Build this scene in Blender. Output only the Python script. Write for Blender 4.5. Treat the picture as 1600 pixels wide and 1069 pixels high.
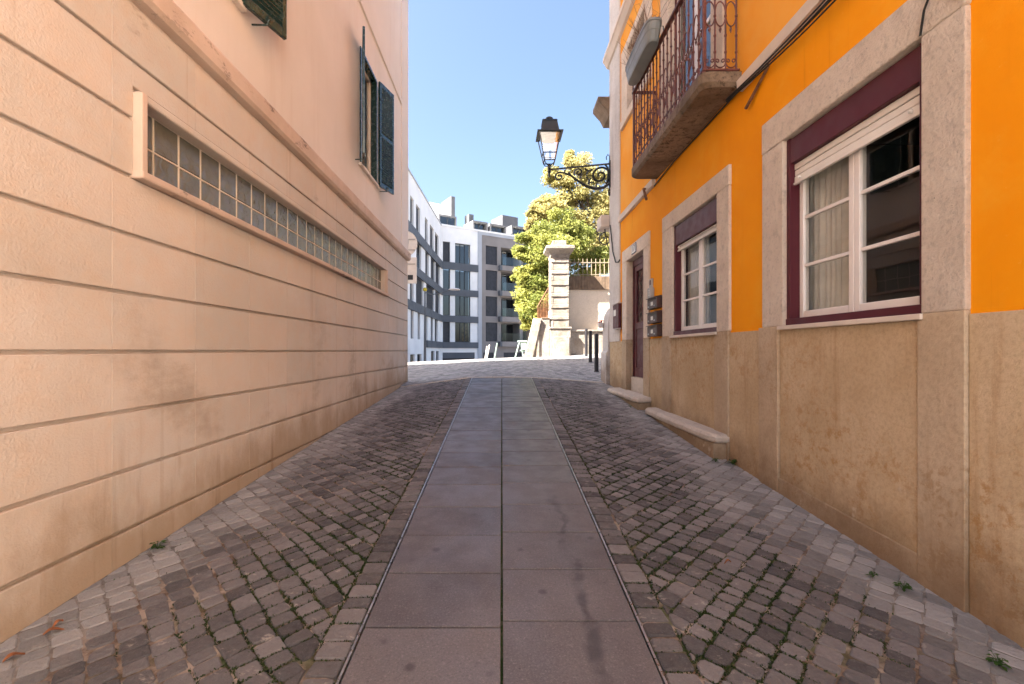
import bpy, bmesh, math, random
from mathutils import Vector, Matrix, noise as mnoise
R = math.radians
rnd = random.Random(7)
sc = bpy.context.scene
COL = sc.collection
for o in list(bpy.data.objects):
    bpy.data.objects.remove(o)

# ------------------------------------------------------------------ camera
ZC = 1.45                       # camera height above the lane; every z below is relative to the camera
F = 710.0; PX, PY = 784.0, 548.0
cam = bpy.data.cameras.new('camera'); cam_o = bpy.data.objects.new('camera', cam); COL.objects.link(cam_o)
cam.sensor_width = 36.0; cam.sensor_fit = 'HORIZONTAL'; cam.lens = F / 1600 * 36
cam.shift_x = (800 - PX) / 1600; cam.shift_y = (PY - 534.5) / 1600
cam.clip_start = 0.05; cam.clip_end = 3000
cam_o.location = (0, 0, ZC); cam_o.rotation_euler = (R(90), 0, 0)
sc.camera = cam_o

# ------------------------------------------------------------------ light
AZ, EL = R(24), R(48)
to_sun = Vector((-math.cos(AZ) * math.cos(EL), -math.sin(AZ) * math.cos(EL), math.sin(EL)))
w = bpy.data.worlds.new('World'); sc.world = w; w.use_nodes = True
nt = w.node_tree; nt.nodes.clear()
sky = nt.nodes.new('ShaderNodeTexSky'); sky.sky_type = 'NISHITA'; sky.sun_disc = False
sky.sun_elevation = EL; sky.sun_rotation = math.atan2(to_sun.x, to_sun.y)
sky.altitude = 50; sky.air_density = 1.0; sky.dust_density = 4.0; sky.ozone_density = 2.6
bg = nt.nodes.new('ShaderNodeBackground'); bg.inputs['Strength'].default_value = 0.05
wo = nt.nodes.new('ShaderNodeOutputWorld')
nt.links.new(sky.outputs[0], bg.inputs[0]); nt.links.new(bg.outputs[0], wo.inputs[0])
sun = bpy.data.lights.new('sun', 'SUN'); sun.energy = 5.0; sun.angle = R(0.5); sun.color = (1.0, 0.94, 0.86)
sun_o = bpy.data.objects.new('sun', sun); COL.objects.link(sun_o)
sun_o.rotation_euler = (-to_sun).to_track_quat('-Z', 'Y').to_euler(); sun_o.location = (-20, -10, 40)
sc.view_settings.view_transform = 'Standard'; sc.view_settings.look = 'None'
sc.view_settings.exposure = 3.1; sc.view_settings.gamma = 1.0
sc.view_settings.use_curve_mapping = False
sc.render.resolution_x = 1024; sc.render.resolution_y = 684

# ------------------------------------------------------------------ materials
class NT:
    def __init__(s, name):
        s.m = bpy.data.materials.new(name); s.m.use_nodes = True
        s.t = s.m.node_tree; s.b = s.t.nodes['Principled BSDF']; s.out = s.t.nodes['Material Output']
        s.geo = s.t.nodes.new('ShaderNodeNewGeometry'); s.pos = s.geo.outputs['Position']
    def n(s, kind, **kw):
        x = s.t.nodes.new(kind)
        for k, v in kw.items(): setattr(x, k, v)
        return x
    def L(s, a, b): s.t.links.new(a, b)
    def inp(s, sock, v):
        if hasattr(v, 'is_linked') or isinstance(v, bpy.types.NodeSocket): s.L(v, sock)
        else:
            if isinstance(v, (tuple, list)) and len(v) == 3 and sock.type == 'RGBA': v = (*v, 1)
            sock.default_value = v
    def mapv(s, scale=(1, 1, 1), rot=(0, 0, 0), loc=(0, 0, 0), vec=None):
        x = s.n('ShaderNodeMapping'); s.L(vec or s.pos, x.inputs[0])
        x.inputs['Scale'].default_value = scale; x.inputs['Rotation'].default_value = rot; x.inputs['Location'].default_value = loc
        return x.outputs[0]
    def noise(s, scale, detail=4, rough=.55, vec=None, out=0, dist=0):
        x = s.n('ShaderNodeTexNoise'); s.L(vec or s.pos, x.inputs['Vector'])
        x.inputs['Scale'].default_value = scale; x.inputs['Detail'].default_value = detail
        x.inputs['Roughness'].default_value = rough; x.inputs['Distortion'].default_value = dist
        return x.outputs[out]
    def voro(s, scale, feature='F1', vec=None, out='Distance', rand=1.0):
        x = s.n('ShaderNodeTexVoronoi', feature=feature); s.L(vec or s.pos, x.inputs['Vector'])
        x.inputs['Scale'].default_value = scale; x.inputs['Randomness'].default_value = rand
        return x.outputs[out]
    def ramp(s, fac, lo, hi, a=0.0, b=1.0):
        x = s.n('ShaderNodeMapRange', interpolation_type='SMOOTHSTEP'); s.inp(x.inputs['Value'], fac)
        x.inputs['From Min'].default_value = lo; x.inputs['From Max'].default_value = hi
        x.inputs['To Min'].default_value = a; x.inputs['To Max'].default_value = b
        return x.outputs[0]
    def mix(s, fac, a, b, mode='MIX'):
        x = s.n('ShaderNodeMix', data_type='RGBA', blend_type=mode)
        s.inp(x.inputs[0], fac); s.inp(x.inputs[6], a); s.inp(x.inputs[7], b)
        return x.outputs[2]
    def math(s, op, a, b=0.0, c=0.0):
        x = s.n('ShaderNodeMath', operation=op); s.inp(x.inputs[0], a); s.inp(x.inputs[1], b); s.inp(x.inputs[2], c)
        return x.outputs[0]
    def xyz(s):
        x = s.n('ShaderNodeSeparateXYZ'); s.L(s.pos, x.inputs[0]); return x.outputs
    def attr(s, name):
        x = s.n('ShaderNodeAttribute'); x.attribute_name = name; return x.outputs['Fac']
    def bump(s, h, strength=.3, dist=.01, normal=None):
        x = s.n('ShaderNodeBump'); s.inp(x.inputs['Height'], h); x.inputs['Strength'].default_value = strength
        x.inputs['Distance'].default_value = dist
        if normal is not None: s.L(normal, x.inputs['Normal'])
        return x.outputs[0]
    def fin(s, col, rough=.8, normal=None, spec=.3, metal=0.0):
        s.inp(s.b.inputs['Base Color'], col); s.inp(s.b.inputs['Roughness'], rough)
        s.b.inputs['Specular IOR Level'].default_value = spec; s.b.inputs['Metallic'].default_value = metal
        if normal is not None: s.L(normal, s.b.inputs['Normal'])
        return s.m

def scl(c, k): return tuple(min(1, x * k) for x in c)

def plain(name, c, rough=.6, var=.15, scale=3.0, bump=.1, bscale=60, spec=.35, metal=0.0):
    t = NT(name)
    f = t.ramp(t.noise(scale, 5, .6), .3, .7)
    col = t.mix(f, scl(c, 1 - var), scl(c, 1 + var))
    rr = t.ramp(t.noise(scale * 4, 3), .3, .7, max(.02, rough - .1), min(1, rough + .1))
    nb = t.bump(t.noise(bscale, 3), bump, .004) if bump else None
    return t.fin(col, rr, nb, spec, metal)

def m_stucco_peach():
    t = NT('peach_stucco')
    base = t.mix(t.ramp(t.noise(.9, 5, .6), .3, .7), (.475, .405, .345), (.55, .475, .42))
    base = t.mix(t.ramp(t.noise(7, 6, .7), .35, .75, 0, .35), base, (.55, .36, .235))
    v = t.attr('var'); base = t.mix(t.ramp(v, 0, 1, 0, .2), base, (.72, .52, .40))
    x, y, z = t.xyz()
    # splash dirt just above the paving: ragged patches and drips
    g = t.math('MULTIPLY_ADD', y, .0628, ZC - 1.282 - .0628 * 1.99)
    h = t.math('SUBTRACT', z, g)
    rag = t.noise(1, 6, .65, t.mapv((1, 1.6, .9)))
    d = t.math('ADD', h, t.math('MULTIPLY', rag, -1.5))
    f = t.ramp(d, -.75, -.15, .85, 0)
    base = t.mix(f, base, (.31, .215, .14))
    drip = t.ramp(t.noise(1, 5, .6, t.mapv((1, 7, .5))), .56, .74)
    lowz = t.ramp(h, .1, 1.0, .6, 0)
    base = t.mix(t.math('MULTIPLY', drip, lowz), base, (.20, .12, .065))
    sm_ = t.math('MULTIPLY', t.ramp(t.noise(1, 6, .65, t.mapv((1, .9, 1.5), loc=(0, 1.3, .6))), .50, .68, 0, .5), t.ramp(z, ZC + .9, ZC - .2))
    base = t.mix(sm_, base, (.27, .19, .13))
    x2 = t.ramp(t.noise(1, 6, .65, t.mapv((1, 9, .25), loc=(0, 4, 0))), .58, .72, 0, .32)
    base = t.mix(x2, base, (.34, .24, .165))
    # grey soot marks under the string course
    soot = t.ramp(t.noise(1, 6, .7, t.mapv((1, 1.3, 3.0), loc=(0, 3, 0))), .60, .72)
    band = t.math('MULTIPLY', t.ramp(z, ZC + 1.5, ZC + 2.2), t.ramp(z, ZC + 2.33, ZC + 2.30))
    base = t.mix(t.math('MULTIPLY', t.math('MULTIPLY', soot, band), .75), base, (.16, .12, .10))
    h1 = t.math('ADD', t.noise(78, 2, .5), t.math('MULTIPLY', t.noise(30, 3), .3))
    return t.fin(base, .85, t.bump(h1, .55, .006), .25)

def m_smooth_peach():
    t = NT('smooth_peach_render')
    base = t.mix(t.ramp(t.noise(.7, 5, .6), .3, .7), (.65, .55, .475), (.71, .60, .53))
    base = t.mix(t.ramp(t.noise(1, 5, .65, t.mapv((1, 5, .35))), .5, .8, 0, .28), base, (.52, .36, .26))
    return t.fin(base, .85, t.bump(t.noise(120, 3), .3, .003), .25)

def m_band_peach():
    t = NT('weathered_band')
    base = t.mix(t.ramp(t.noise(2.2, 5, .6), .3, .7), (.50, .36, .28), (.60, .44, .35))
    soot = t.ramp(t.noise(1, 7, .78, t.mapv((1, 2.1, 5), loc=(0, 7.3, 0))), .57, .67)
    base = t.mix(t.math('MULTIPLY', soot, .8), base, (.13, .10, .085))
    return t.fin(base, .85, t.bump(t.noise(70, 4), .4, .005), .25)

def m_orange():
    t = NT('orange_paint')
    base = t.mix(t.ramp(t.noise(.8, 5, .6), .3, .7), (.80, .27, .003), (.84, .31, .005))
    base = t.mix(t.ramp(t.noise(1, 5, .65, t.mapv((1, 4, .5))), .55, .8, 0, .3), base, (.68, .215, .003))
    base = t.mix(t.ramp(t.noise(1.3, 7, .7), .45, .70, 0, .6), base, (.84, .37, .022))
    base = t.mix(t.ramp(t.noise(1, 7, .7, t.mapv((1, 10, .35), loc=(0, 6, 0))), .60, .74, 0, .4), base, (.50, .16, .004))
    base = t.mix(t.ramp(t.noise(24, 6, .75), .62, .75, 0, .35), base, (.90, .48, .10))
    x, y, z = t.xyz()
    fade = t.math('MULTIPLY', t.ramp(z, ZC + 2.5, ZC + 2.7), t.ramp(t.noise(1.3, 5), .3, .65, .25, .85))
    base = t.mix(fade, base, (.82, .38, .07))
    return t.fin(base, .8, t.bump(t.noise(90, 4), .35, .003), .12)

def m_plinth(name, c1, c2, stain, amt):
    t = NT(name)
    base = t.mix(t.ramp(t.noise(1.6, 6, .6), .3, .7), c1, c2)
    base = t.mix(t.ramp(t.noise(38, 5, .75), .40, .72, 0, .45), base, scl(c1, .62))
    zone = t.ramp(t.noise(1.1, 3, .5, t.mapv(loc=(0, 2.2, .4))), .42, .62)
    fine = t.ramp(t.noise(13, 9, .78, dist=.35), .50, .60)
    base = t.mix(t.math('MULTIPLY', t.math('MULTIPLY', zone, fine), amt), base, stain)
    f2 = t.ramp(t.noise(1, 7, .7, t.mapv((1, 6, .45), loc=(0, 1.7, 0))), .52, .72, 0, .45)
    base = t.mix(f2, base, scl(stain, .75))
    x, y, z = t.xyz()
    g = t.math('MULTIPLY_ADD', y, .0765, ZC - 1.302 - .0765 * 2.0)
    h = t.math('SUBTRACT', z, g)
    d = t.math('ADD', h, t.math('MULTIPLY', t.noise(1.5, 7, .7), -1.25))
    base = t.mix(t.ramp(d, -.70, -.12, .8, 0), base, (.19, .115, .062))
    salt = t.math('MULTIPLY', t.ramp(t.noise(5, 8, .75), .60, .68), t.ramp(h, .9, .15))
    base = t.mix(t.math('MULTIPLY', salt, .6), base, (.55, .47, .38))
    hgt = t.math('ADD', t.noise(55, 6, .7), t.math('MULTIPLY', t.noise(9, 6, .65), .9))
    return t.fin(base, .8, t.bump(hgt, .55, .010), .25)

def m_limestone(name, c1, c2, pit=.5):
    t = NT(name)
    base = t.mix(t.ramp(t.noise(2.5, 6, .65), .3, .7), c1, c2)
    base = t.mix(t.ramp(t.noise(11, 6, .7), .52, .72, 0, .6), base, scl(c1, .68))
    base = t.mix(t.ramp(t.noise(30, 7, .8), .50, .36, 0, .38), base, scl(c1, .58))
    pits = t.ramp(t.voro(26), .0, .13, 1, 0)
    sel = t.ramp(t.noise(9, 3), .55, .62)
    pm = t.math('MULTIPLY', pits, sel)
    base = t.mix(t.math('MULTIPLY', pm, .75), base, (.07, .05, .035))
    h = t.math('ADD', t.math('ADD', t.noise(30, 7, .8), t.math('MULTIPLY', t.noise(11, 4, .6), .6)), t.math('MULTIPLY', pm, -1.2))
    return t.fin(base, .85, t.bump(h, pit, .045), .25)

def m_cobble():
    t = NT('granite_setts')
    v = t.attr('var'); wf = t.attr('wf')
    base = t.mix(v, (.060, .053, .055), (.185, .165, .165))
    base = t.mix(t.ramp(wf, .30, .90, 0, .85), base, t.mix(v, (.21, .197, .19), (.38, .355, .34)))
    sp = t.noise(95, 4, .8); base = t.mix(t.ramp(sp, .35, .7), scl((1, 1, 1), .0), base, 'MIX') if False else t.mix(t.ramp(sp, .55, .75, 0, .5), base, (.30, .27, .26))
    base = t.mix(t.ramp(sp, .42, .28, 0, .6), base, (.025, .022, .024))
    sm = t.ramp(t.noise(1, 6, .7, t.mapv((9, 16, 9), rot=(0, 0, .7))), .60, .70)
    base = t.mix(t.math('MULTIPLY', sm, .8), base, (.36, .315, .28))
    h = t.math('ADD', t.noise(48, 7, .75), t.noise(16, 4))
    return t.fin(base, t.ramp(t.noise(20, 3), .3, .7, .5, .8), t.bump(h, 1.0, .014), .4)

def m_joint():
    t = NT('joint_sand')
    wf = t.attr('wf'); ms = t.attr('moss')
    base = t.mix(t.ramp(t.noise(18, 6, .7), .35, .65), (.10, .065, .045), (.24, .18, .14))
    base = t.mix(t.ramp(t.noise(4.5, 5, .6), .46, .6, 0, .8), base, (.36, .29, .24))
    base = t.mix(t.ramp(wf, .4, .95), base, t.mix(t.ramp(t.noise(13, 6, .7), .3, .7), (.10, .085, .075), (.30, .265, .24)))
    mf = t.math('MINIMUM', t.math('ADD', t.math('MULTIPLY', ms, t.ramp(t.noise(7, 4), .46, .60)), t.ramp(ms, 1.5, 2.5, 0, .8)), 1.0)
    base = t.mix(mf, base, t.mix(t.noise(60, 2), (.020, .035, .010), (.055, .085, .020)))
    return t.fin(base, .95, t.bump(t.noise(90, 5, .7), .8, .008), .2)

def m_slab():
    t = NT('dark_paving_slab')
    v = t.attr('var')
    base = t.mix(t.ramp(t.noise(2.3, 6, .6), .3, .7), (.078, .067, .070), (.112, .095, .096))
    oi = t.n('ShaderNodeObjectInfo').outputs['Random']
    base = t.mix(t.math('MULTIPLY', oi, .7), base, (.130, .112, .112))
    sp = t.noise(105, 4, .85); base = t.mix(t.ramp(sp, .52, .72, 0, .75), base, (.24, .205, .20))
    base = t.mix(t.ramp(sp, .47, .30, 0, .7), base, (.028, .024, .026))
    base = t.mix(t.ramp(t.noise(1.1, 6, .7, t.mapv(loc=(2, 0, 0))), .50, .68, 0, .55), base, (.052, .044, .048))
    spots = t.math('MULTIPLY', t.ramp(t.voro(6.0), .06, .20, 1, 0), t.ramp(t.noise(3.1, 2), .46, .56))
    base = t.mix(t.math('MULTIPLY', spots, .75), base, (.032, .027, .029))
    gum = t.math('MULTIPLY', t.ramp(t.voro(9.0), .03, .07, 1, 0), t.ramp(t.noise(2.3, 2, vec=t.mapv(loc=(5, 1, 0))), .55, .6))
    base = t.mix(t.math('MULTIPLY', gum, .85), base, (.022, .02, .022))
    x, y, z = t.xyz()
    wob = t.math('MULTIPLY_ADD', t.noise(1.5, 4, .6, t.mapv((.0, 1, .0))), .34, .235)
    dx = t.math('ABSOLUTE', t.math('SUBTRACT', x, wob))
    wid = t.ramp(t.noise(4, 3, .6, t.mapv((.3, 1, 0))), .3, .7, .012, .06)
    tr = t.ramp(t.math('DIVIDE', dx, wid), .2, 1.1, .7, 0)
    tr = t.math('MULTIPLY', tr, t.ramp(y, 3.9, 3.2)); tr = t.math('MULTIPLY', tr, t.ramp(t.noise(9, 4), .3, .6))
    base = t.mix(tr, base, (.028, .024, .025))
    h = t.math('ADD', t.noise(170, 4, .7), t.math('MULTIPLY', t.noise(6, 4), .6))
    return t.fin(base, t.ramp(t.noise(5, 4), .3, .7, .36, .55), t.bump(h, .35, .003), .45)

def m_crossroad():
    t = NT('cross_street_setts')
    vec = t.mapv((1, 1, .2), rot=(0, 0, .55))
    cell = t.voro(8.0, 'F1', vec, 'Color', .55); edge = t.voro(8.0, 'DISTANCE_TO_EDGE', vec, 'Distance', .55)
    sep = t.n('ShaderNodeSeparateColor'); t.L(cell, sep.inputs[0])
    base = t.mix(sep.outputs[0], (.09, .085, .095), (.36, .335, .335))
    base = t.mix(t.ramp(edge, .02, .07, 1, 0), base, (.33, .30, .27))
    base = t.mix(t.ramp(t.noise(1.2, 5), .5, .7, 0, .5), base, (.30, .28, .265))
    h = t.math('ADD', t.ramp(edge, 0, .16), t.math('MULTIPLY', t.noise(30, 4), .4))
    return t.fin(base, .6, t.bump(h, 1.0, .03), .4)

def m_glass(name='window_glass', tint=(.80, .82, .80), refl=.035):
    t = NT(name); t.t.nodes.remove(t.b)
    tr = t.n('ShaderNodeBsdfTransparent'); tr.inputs[0].default_value = (*tint, 1)
    gl = t.n('ShaderNodeBsdfGlossy'); gl.inputs['Roughness'].default_value = .015
    nb = t.bump(t.noise(2.2, 2), .05, .02); t.L(nb, gl.inputs['Normal'])
    dt = t.n('ShaderNodeVectorMath', operation='DOT_PRODUCT'); t.L(t.geo.outputs['Normal'], dt.inputs[0]); t.L(t.geo.outputs['Incoming'], dt.inputs[1])
    c5 = t.math('POWER', t.math('SUBTRACT', 1.0, t.math('ABSOLUTE', dt.outputs['Value'])), 5.0)     # Schlick, two surfaces
    f = t.math('MINIMUM', t.math('MULTIPLY_ADD', c5, 1.0, .07 + refl), 1.0)
    mx = t.n('ShaderNodeMixShader'); t.L(f, mx.inputs[0]); t.L(tr.outputs[0], mx.inputs[1]); t.L(gl.outputs[0], mx.inputs[2])
    t.L(mx.outputs[0], t.out.inputs[0]); return t.m

def m_block():
    t = NT('glass_block')
    v = t.attr('var')
    base = t.mix(t.noise(6, 3), (.085, .080, .062), (.17, .155, .12))
    n = t.bump(t.noise(11, 3, .5, dist=1.2), .6, .03)
    return t.fin(base, .12, n, .5)

def m_leaf(name, c1, c2):
    t = NT(name)
    v = t.attr('var')
    col = t.mix(v, c1, c2)
    t.fin(col, .55, None, .35)
    tl = t.n('ShaderNodeBsdfTranslucent'); t.L(col, tl.inputs[0])
    mx = t.n('ShaderNodeMixShader'); mx.inputs[0].default_value = .5
    t.L(t.b.outputs[0], mx.inputs[1]); t.L(tl.outputs[0], mx.inputs[2]); t.L(mx.outputs[0], t.out.inputs[0])
    return t.m

M = dict(
    stucco=m_stucco_peach(), smooth=m_smooth_peach(), band=m_band_peach(),
    orange=m_orange(),
    plinth=m_plinth('ochre_plinth', (.48, .345, .205), (.58, .435, .285), (.36, .18, .05), .62),
    strip=m_plinth('buff_plinth', (.44, .325, .215), (.52, .40, .28), (.30, .17, .07), .5),
    lime=m_limestone('pitted_limestone', (.72, .58, .46), (.84, .70, .57), .8),
    lime2=m_limestone('worn_step_stone', (.52, .43, .36), (.62, .53, .45), .6),
    pale=m_plinth('pale_plaster', (.56, .50, .46), (.66, .60, .56), (.40, .33, .28), .4),
    trim=plain('cream_trim', (.62, .52, .44), .7, .10, 3, .25, 50),
    white=plain('white_frame', (.74, .68, .64), .38, .05, 3, .05, 40, .5),
    slatw=plain('white_shutter', (.72, .66, .60), .42, .06, 3, .05, 40, .5),
    maroon=plain('maroon_paint', (.080, .013, .020), .45, .10, 1.5, .02, 25, .3),
    rail=plain('rust_brown_iron', (.115, .036, .028), .5, .35, 9, .3, 70, .4),
    darkiron=plain('black_iron', (.014, .018, .019), .42, .3, 6, .25, 70, .5),
    rust=plain('rusty_iron', (.16, .075, .035), .8, .4, 12, .4, 70, .3),
    green=plain('dark_green_shutter', (.011, .030, .026), .22, .2, 4, .1, 40, .6),
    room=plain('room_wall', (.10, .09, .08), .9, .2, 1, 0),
    curtain=plain('sheer_curtain', (.72, .67, .60), .9, .12, 5, .3, 160, .2),
    steel=plain('steel_edge', (.42, .42, .43), .35, .15, 12, .1, 60, .5, .9),
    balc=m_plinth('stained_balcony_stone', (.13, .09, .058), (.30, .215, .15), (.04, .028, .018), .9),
    cobble=m_cobble(), joint=m_joint(), slab=m_slab(), cross=m_crossroad(), glass=m_glass(), block=m_block(),
    mortar=plain('block_mortar', (.62, .52, .42), .8, .1, 5, .3, 60),
    planter=plain('grey_plastic', (.20, .215, .215), .45, .1, 4, .08, 50, .4),
    twig=plain('dry_twig', (.20, .11, .065), .9, .3, 20, .2, 60),
    soil=plain('soil', (.05, .035, .025), .95, .3, 12, .6, 40),
    grey=plain('grey_plastic_box', (.36, .35, .34), .45, .1, 6, .05, 40),
    label=plain('paper_label', (.70, .68, .64), .6, .1, 10, .05, 40),
    mailbox=plain('brown_mailbox', (.060, .030, .026), .45, .2, 6, .1, 50),
    blueplate=plain('enamel_blue', (.035, .055, .15), .2, .1, 6, 0, 40, .6),
    cable=plain('black_cable', (.015, .014, .013), .55, .2, 10, .1, 60),
    bwhite=plain('white_render', (.88, .87, .85), .8, .06, .5, .1, 20),
    bgrey=plain('grey_band', (.105, .115, .13), .6, .1, .7, .05, 20),
    btaupe=plain('taupe_cladding', (.26, .235, .22), .7, .1, .7, .05, 20),
    bpier=plain('pale_grey_pier', (.44, .46, .49), .75, .06, .7, .1, 20),
    bdorm=plain('grey_dormer', (.13, .13, .135), .6, .1, 1, .05, 20),
    bpanel=plain('dark_shutter_panel', (.045, .047, .055), .5, .2, 3, .1, 10),
    bframe=plain('anthracite_frame', (.03, .034, .04), .4, .1, 2, 0),
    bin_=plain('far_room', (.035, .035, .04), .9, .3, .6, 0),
    farglass=m_glass('far_glass', (.35, .38, .4), .06),
    balglass=m_glass('balcony_glass', (.78, .88, .86), .02),
    gate_stone=m_limestone('sunlit_pillar_stone', (.24, .20, .16), (.40, .35, .30), 1.0),
    tanwall=m_plinth('tan_wall_render', (.68, .57, .45), (.74, .63, .51), (.55, .44, .33), .35),
    coping=plain('brown_coping', (.17, .115, .075), .85, .3, 5, .4, 30),
    wood=plain('bleached_wood', (.40, .33, .25), .8, .2, 6, .3, 40),
    palegreen=plain('pale_green_paint', (.24, .33, .28), .55, .15, 6, .1, 40),
    signback=plain('sign_back', (.66, .63, .61), .5, .08, 5, .05, 40),
    bollard=plain('dark_bollard', (.022, .020, .023), .45, .2, 5, .1, 50),
    bark=plain('bark', (.085, .060, .042), .9, .35, 6, .8, 18),
    leafg=m_leaf('green_foliage', (.13, .165, .035), (.42, .41, .11)),
    leafy=m_leaf('yellow_foliage', (.27, .245, .08), (.55, .48, .21)),
    grass=m_leaf('moss_blades', (.016, .030, .008), (.050, .078, .018)),
    weed=m_leaf('weed_leaf', (.03, .08, .012), (.08, .15, .03)),
    dryleaf=plain('dry_leaf', (.22, .075, .025), .7, .3, 30, .3, 60),
    lampglass=m_glass('lantern_glass', (.93, .95, .97), .05),
    lampin=plain('lantern_reflector', (.48, .38, .30), .5, .1, 5, 0),
    earth=plain('earth', (.14, .115, .085), .95, .25, .6, .4, 8),
    asphalt=plain('asphalt', (.055, .055, .058), .85, .2, .8, .3, 40),
    fence=plain('weathered_fence_iron', (.30, .24, .17), .7, .2, 6, .2, 40),
    red=plain('red_flower', (.35, .015, .02), .6, .2, 20, 0),
    screen=plain('coloured_curtain', (.32, .20, .10), .9, .8, 3.5, 0),
)

# ------------------------------------------------------------------ mesh builder
class MB:
    def __init__(s): s.v = []; s.f = []; s.var = []; s.cv = 0.5; s.wf = []; s.cw = 0.0
    def add(s, vs, fs):
        b = len(s.v); s.v += [tuple(p) for p in vs]; s.var += [s.cv] * len(vs); s.wf += [s.cw] * len(vs)
        s.f += [tuple(b + i for i in f) for f in fs]; return s
    def box(s, x0, x1, y0, y1, z0, z1):
        x0, x1 = min(x0, x1), max(x0, x1); y0, y1 = min(y0, y1), max(y0, y1); z0, z1 = min(z0, z1), max(z0, z1)
        return s.add([(x0, y0, z0), (x1, y0, z0), (x1, y1, z0), (x0, y1, z0), (x0, y0, z1), (x1, y0, z1), (x1, y1, z1), (x0, y1, z1)],
                     [(3, 2, 1, 0), (4, 5, 6, 7), (0, 1, 5, 4), (1, 2, 6, 5), (2, 3, 7, 6), (3, 0, 4, 7)])
    def prism(s, pts, d):
        """pts: closed planar polygon (3D), extruded by vector d"""
        n = len(pts); d = Vector(d)
        vs = [Vector(p) for p in pts] + [Vector(p) + d for p in pts]
        fs = [tuple(range(n - 1, -1, -1)), tuple(range(n, 2 * n))] + [(i, (i + 1) % n, n + (i + 1) % n, n + i) for i in range(n)]
        return s.add(vs, fs)
    def tube(s, path, r, seg=6, cap=True, flat=None):
        path = [Vector(p) for p in path]; n = len(path)
        rs = r if isinstance(r, (list, tuple)) else [r] * n
        rings = []; up = None
        for i, p in enumerate(path):
            t = (path[min(i + 1, n - 1)] - path[max(i - 1, 0)])
            if t.length < 1e-9: t = Vector((0, 0, 1))
            t.normalize()
            if up is None:
                up = Vector((0, 0, 1)) if abs(t.z) < .9 else Vector((1, 0, 0))
            a = t.cross(up)
            if a.length < 1e-6: a = t.orthogonal()
            a.normalize(); b = a.cross(t); up = b
            rings.append([p + (a * math.cos(k * math.tau / seg) + b * math.sin(k * math.tau / seg)) * rs[i] for k in range(seg)])
        vs = [q for rg in rings for q in rg]; fs = []
        for i in range(n - 1):
            for k in range(seg):
                k2 = (k + 1) % seg
                fs.append((i * seg + k, i * seg + k2, (i + 1) * seg + k2, (i + 1) * seg + k))
        if cap: fs += [tuple(range(seg - 1, -1, -1)), tuple((n - 1) * seg + k for k in range(seg))]
        return s.add(vs, fs)
    def lathe(s, c, prof, seg=12, rot=0.0):
        """prof: list of (r, z) up the axis, centred at c"""
        vs = []; fs = []
        for r, z in prof:
            for k in range(seg):
                a = rot + k * math.tau / seg; vs.append((c[0] + r * math.cos(a), c[1] + r * math.sin(a), c[2] + z))
        for i in range(len(prof) - 1):
            for k in range(seg):
                k2 = (k + 1) % seg; fs.append((i * seg + k, i * seg + k2, (i + 1) * seg + k2, (i + 1) * seg + k))
        fs.append(tuple(range(seg - 1, -1, -1))); fs.append(tuple((len(prof) - 1) * seg + k for k in range(seg)))
        return s.add(vs, fs)

ORG = {}
def empty(name, loc, label=None, cat=None, group=None, kind=None):
    o = bpy.data.objects.new(name, None); COL.objects.link(o)
    o.empty_display_size = .2
    o.location = (loc[0], loc[1], loc[2] + ZC); ORG[o.name] = Vector(o.location)
    tag(o, label, cat, group, kind); return o
def tag(o, label=None, cat=None, group=None, kind=None):
    if label: o['label'] = label
    if cat: o['category'] = cat
    if group: o['group'] = group
    if kind: o['kind'] = kind
    return o
def obj(name, mb, mat, parent=None, bevel=0, smooth=False, base=None, kind=None, attrs=None, label=None):
    """one mesh object; vertices are given relative to the camera height"""
    org = ORG[parent.name] if parent is not None else Vector((base[0], base[1], base[2] + ZC) if base else (0, 0, 0))
    me = bpy.data.meshes.new(name)
    me.from_pydata([(x - org.x, y - org.y, z + ZC - org.z) for x, y, z in mb.v], [], mb.f)
    at = me.attributes.new('var', 'FLOAT', 'POINT'); at.data.foreach_set('value', mb.var)
    at = me.attributes.new('wf', 'FLOAT', 'POINT'); at.data.foreach_set('value', mb.wf)
    for k, v in (attrs or {}).items():
        at = me.attributes.new(k, 'FLOAT', 'POINT'); at.data.foreach_set('value', v)
    bm = bmesh.new(); bm.from_mesh(me); bmesh.ops.recalc_face_normals(bm, faces=bm.faces); bm.to_mesh(me); bm.free()
    if smooth: me.polygons.foreach_set('use_smooth', [True] * len(me.polygons))
    me.materials.append(M[mat] if isinstance(mat, str) else mat)
    o = bpy.data.objects.new(name, me); COL.objects.link(o)
    if parent is not None: o.parent = parent
    else: o.location = org
    ORG[o.name] = org
    if bevel:
        b = o.modifiers.new('bevel', 'BEVEL'); b.width = bevel; b.segments = 2; b.limit_method = 'ANGLE'; b.angle_limit = R(40)
    if kind: o['kind'] = kind
    if label: o['label'] = label
    return o
def bx(name, mat, parent, x0, x1, y0, y1, z0, z1, bevel=0, **k):
    return obj(name, MB().box(x0, x1, y0, y1, z0, z1), mat, parent, bevel, **k)
def px(x, y, Y):
    """photo pixel at depth Y -> point relative to the camera"""
    return Vector(((x - PX) * Y / F, Y, (PY - y) * Y / F))

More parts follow.
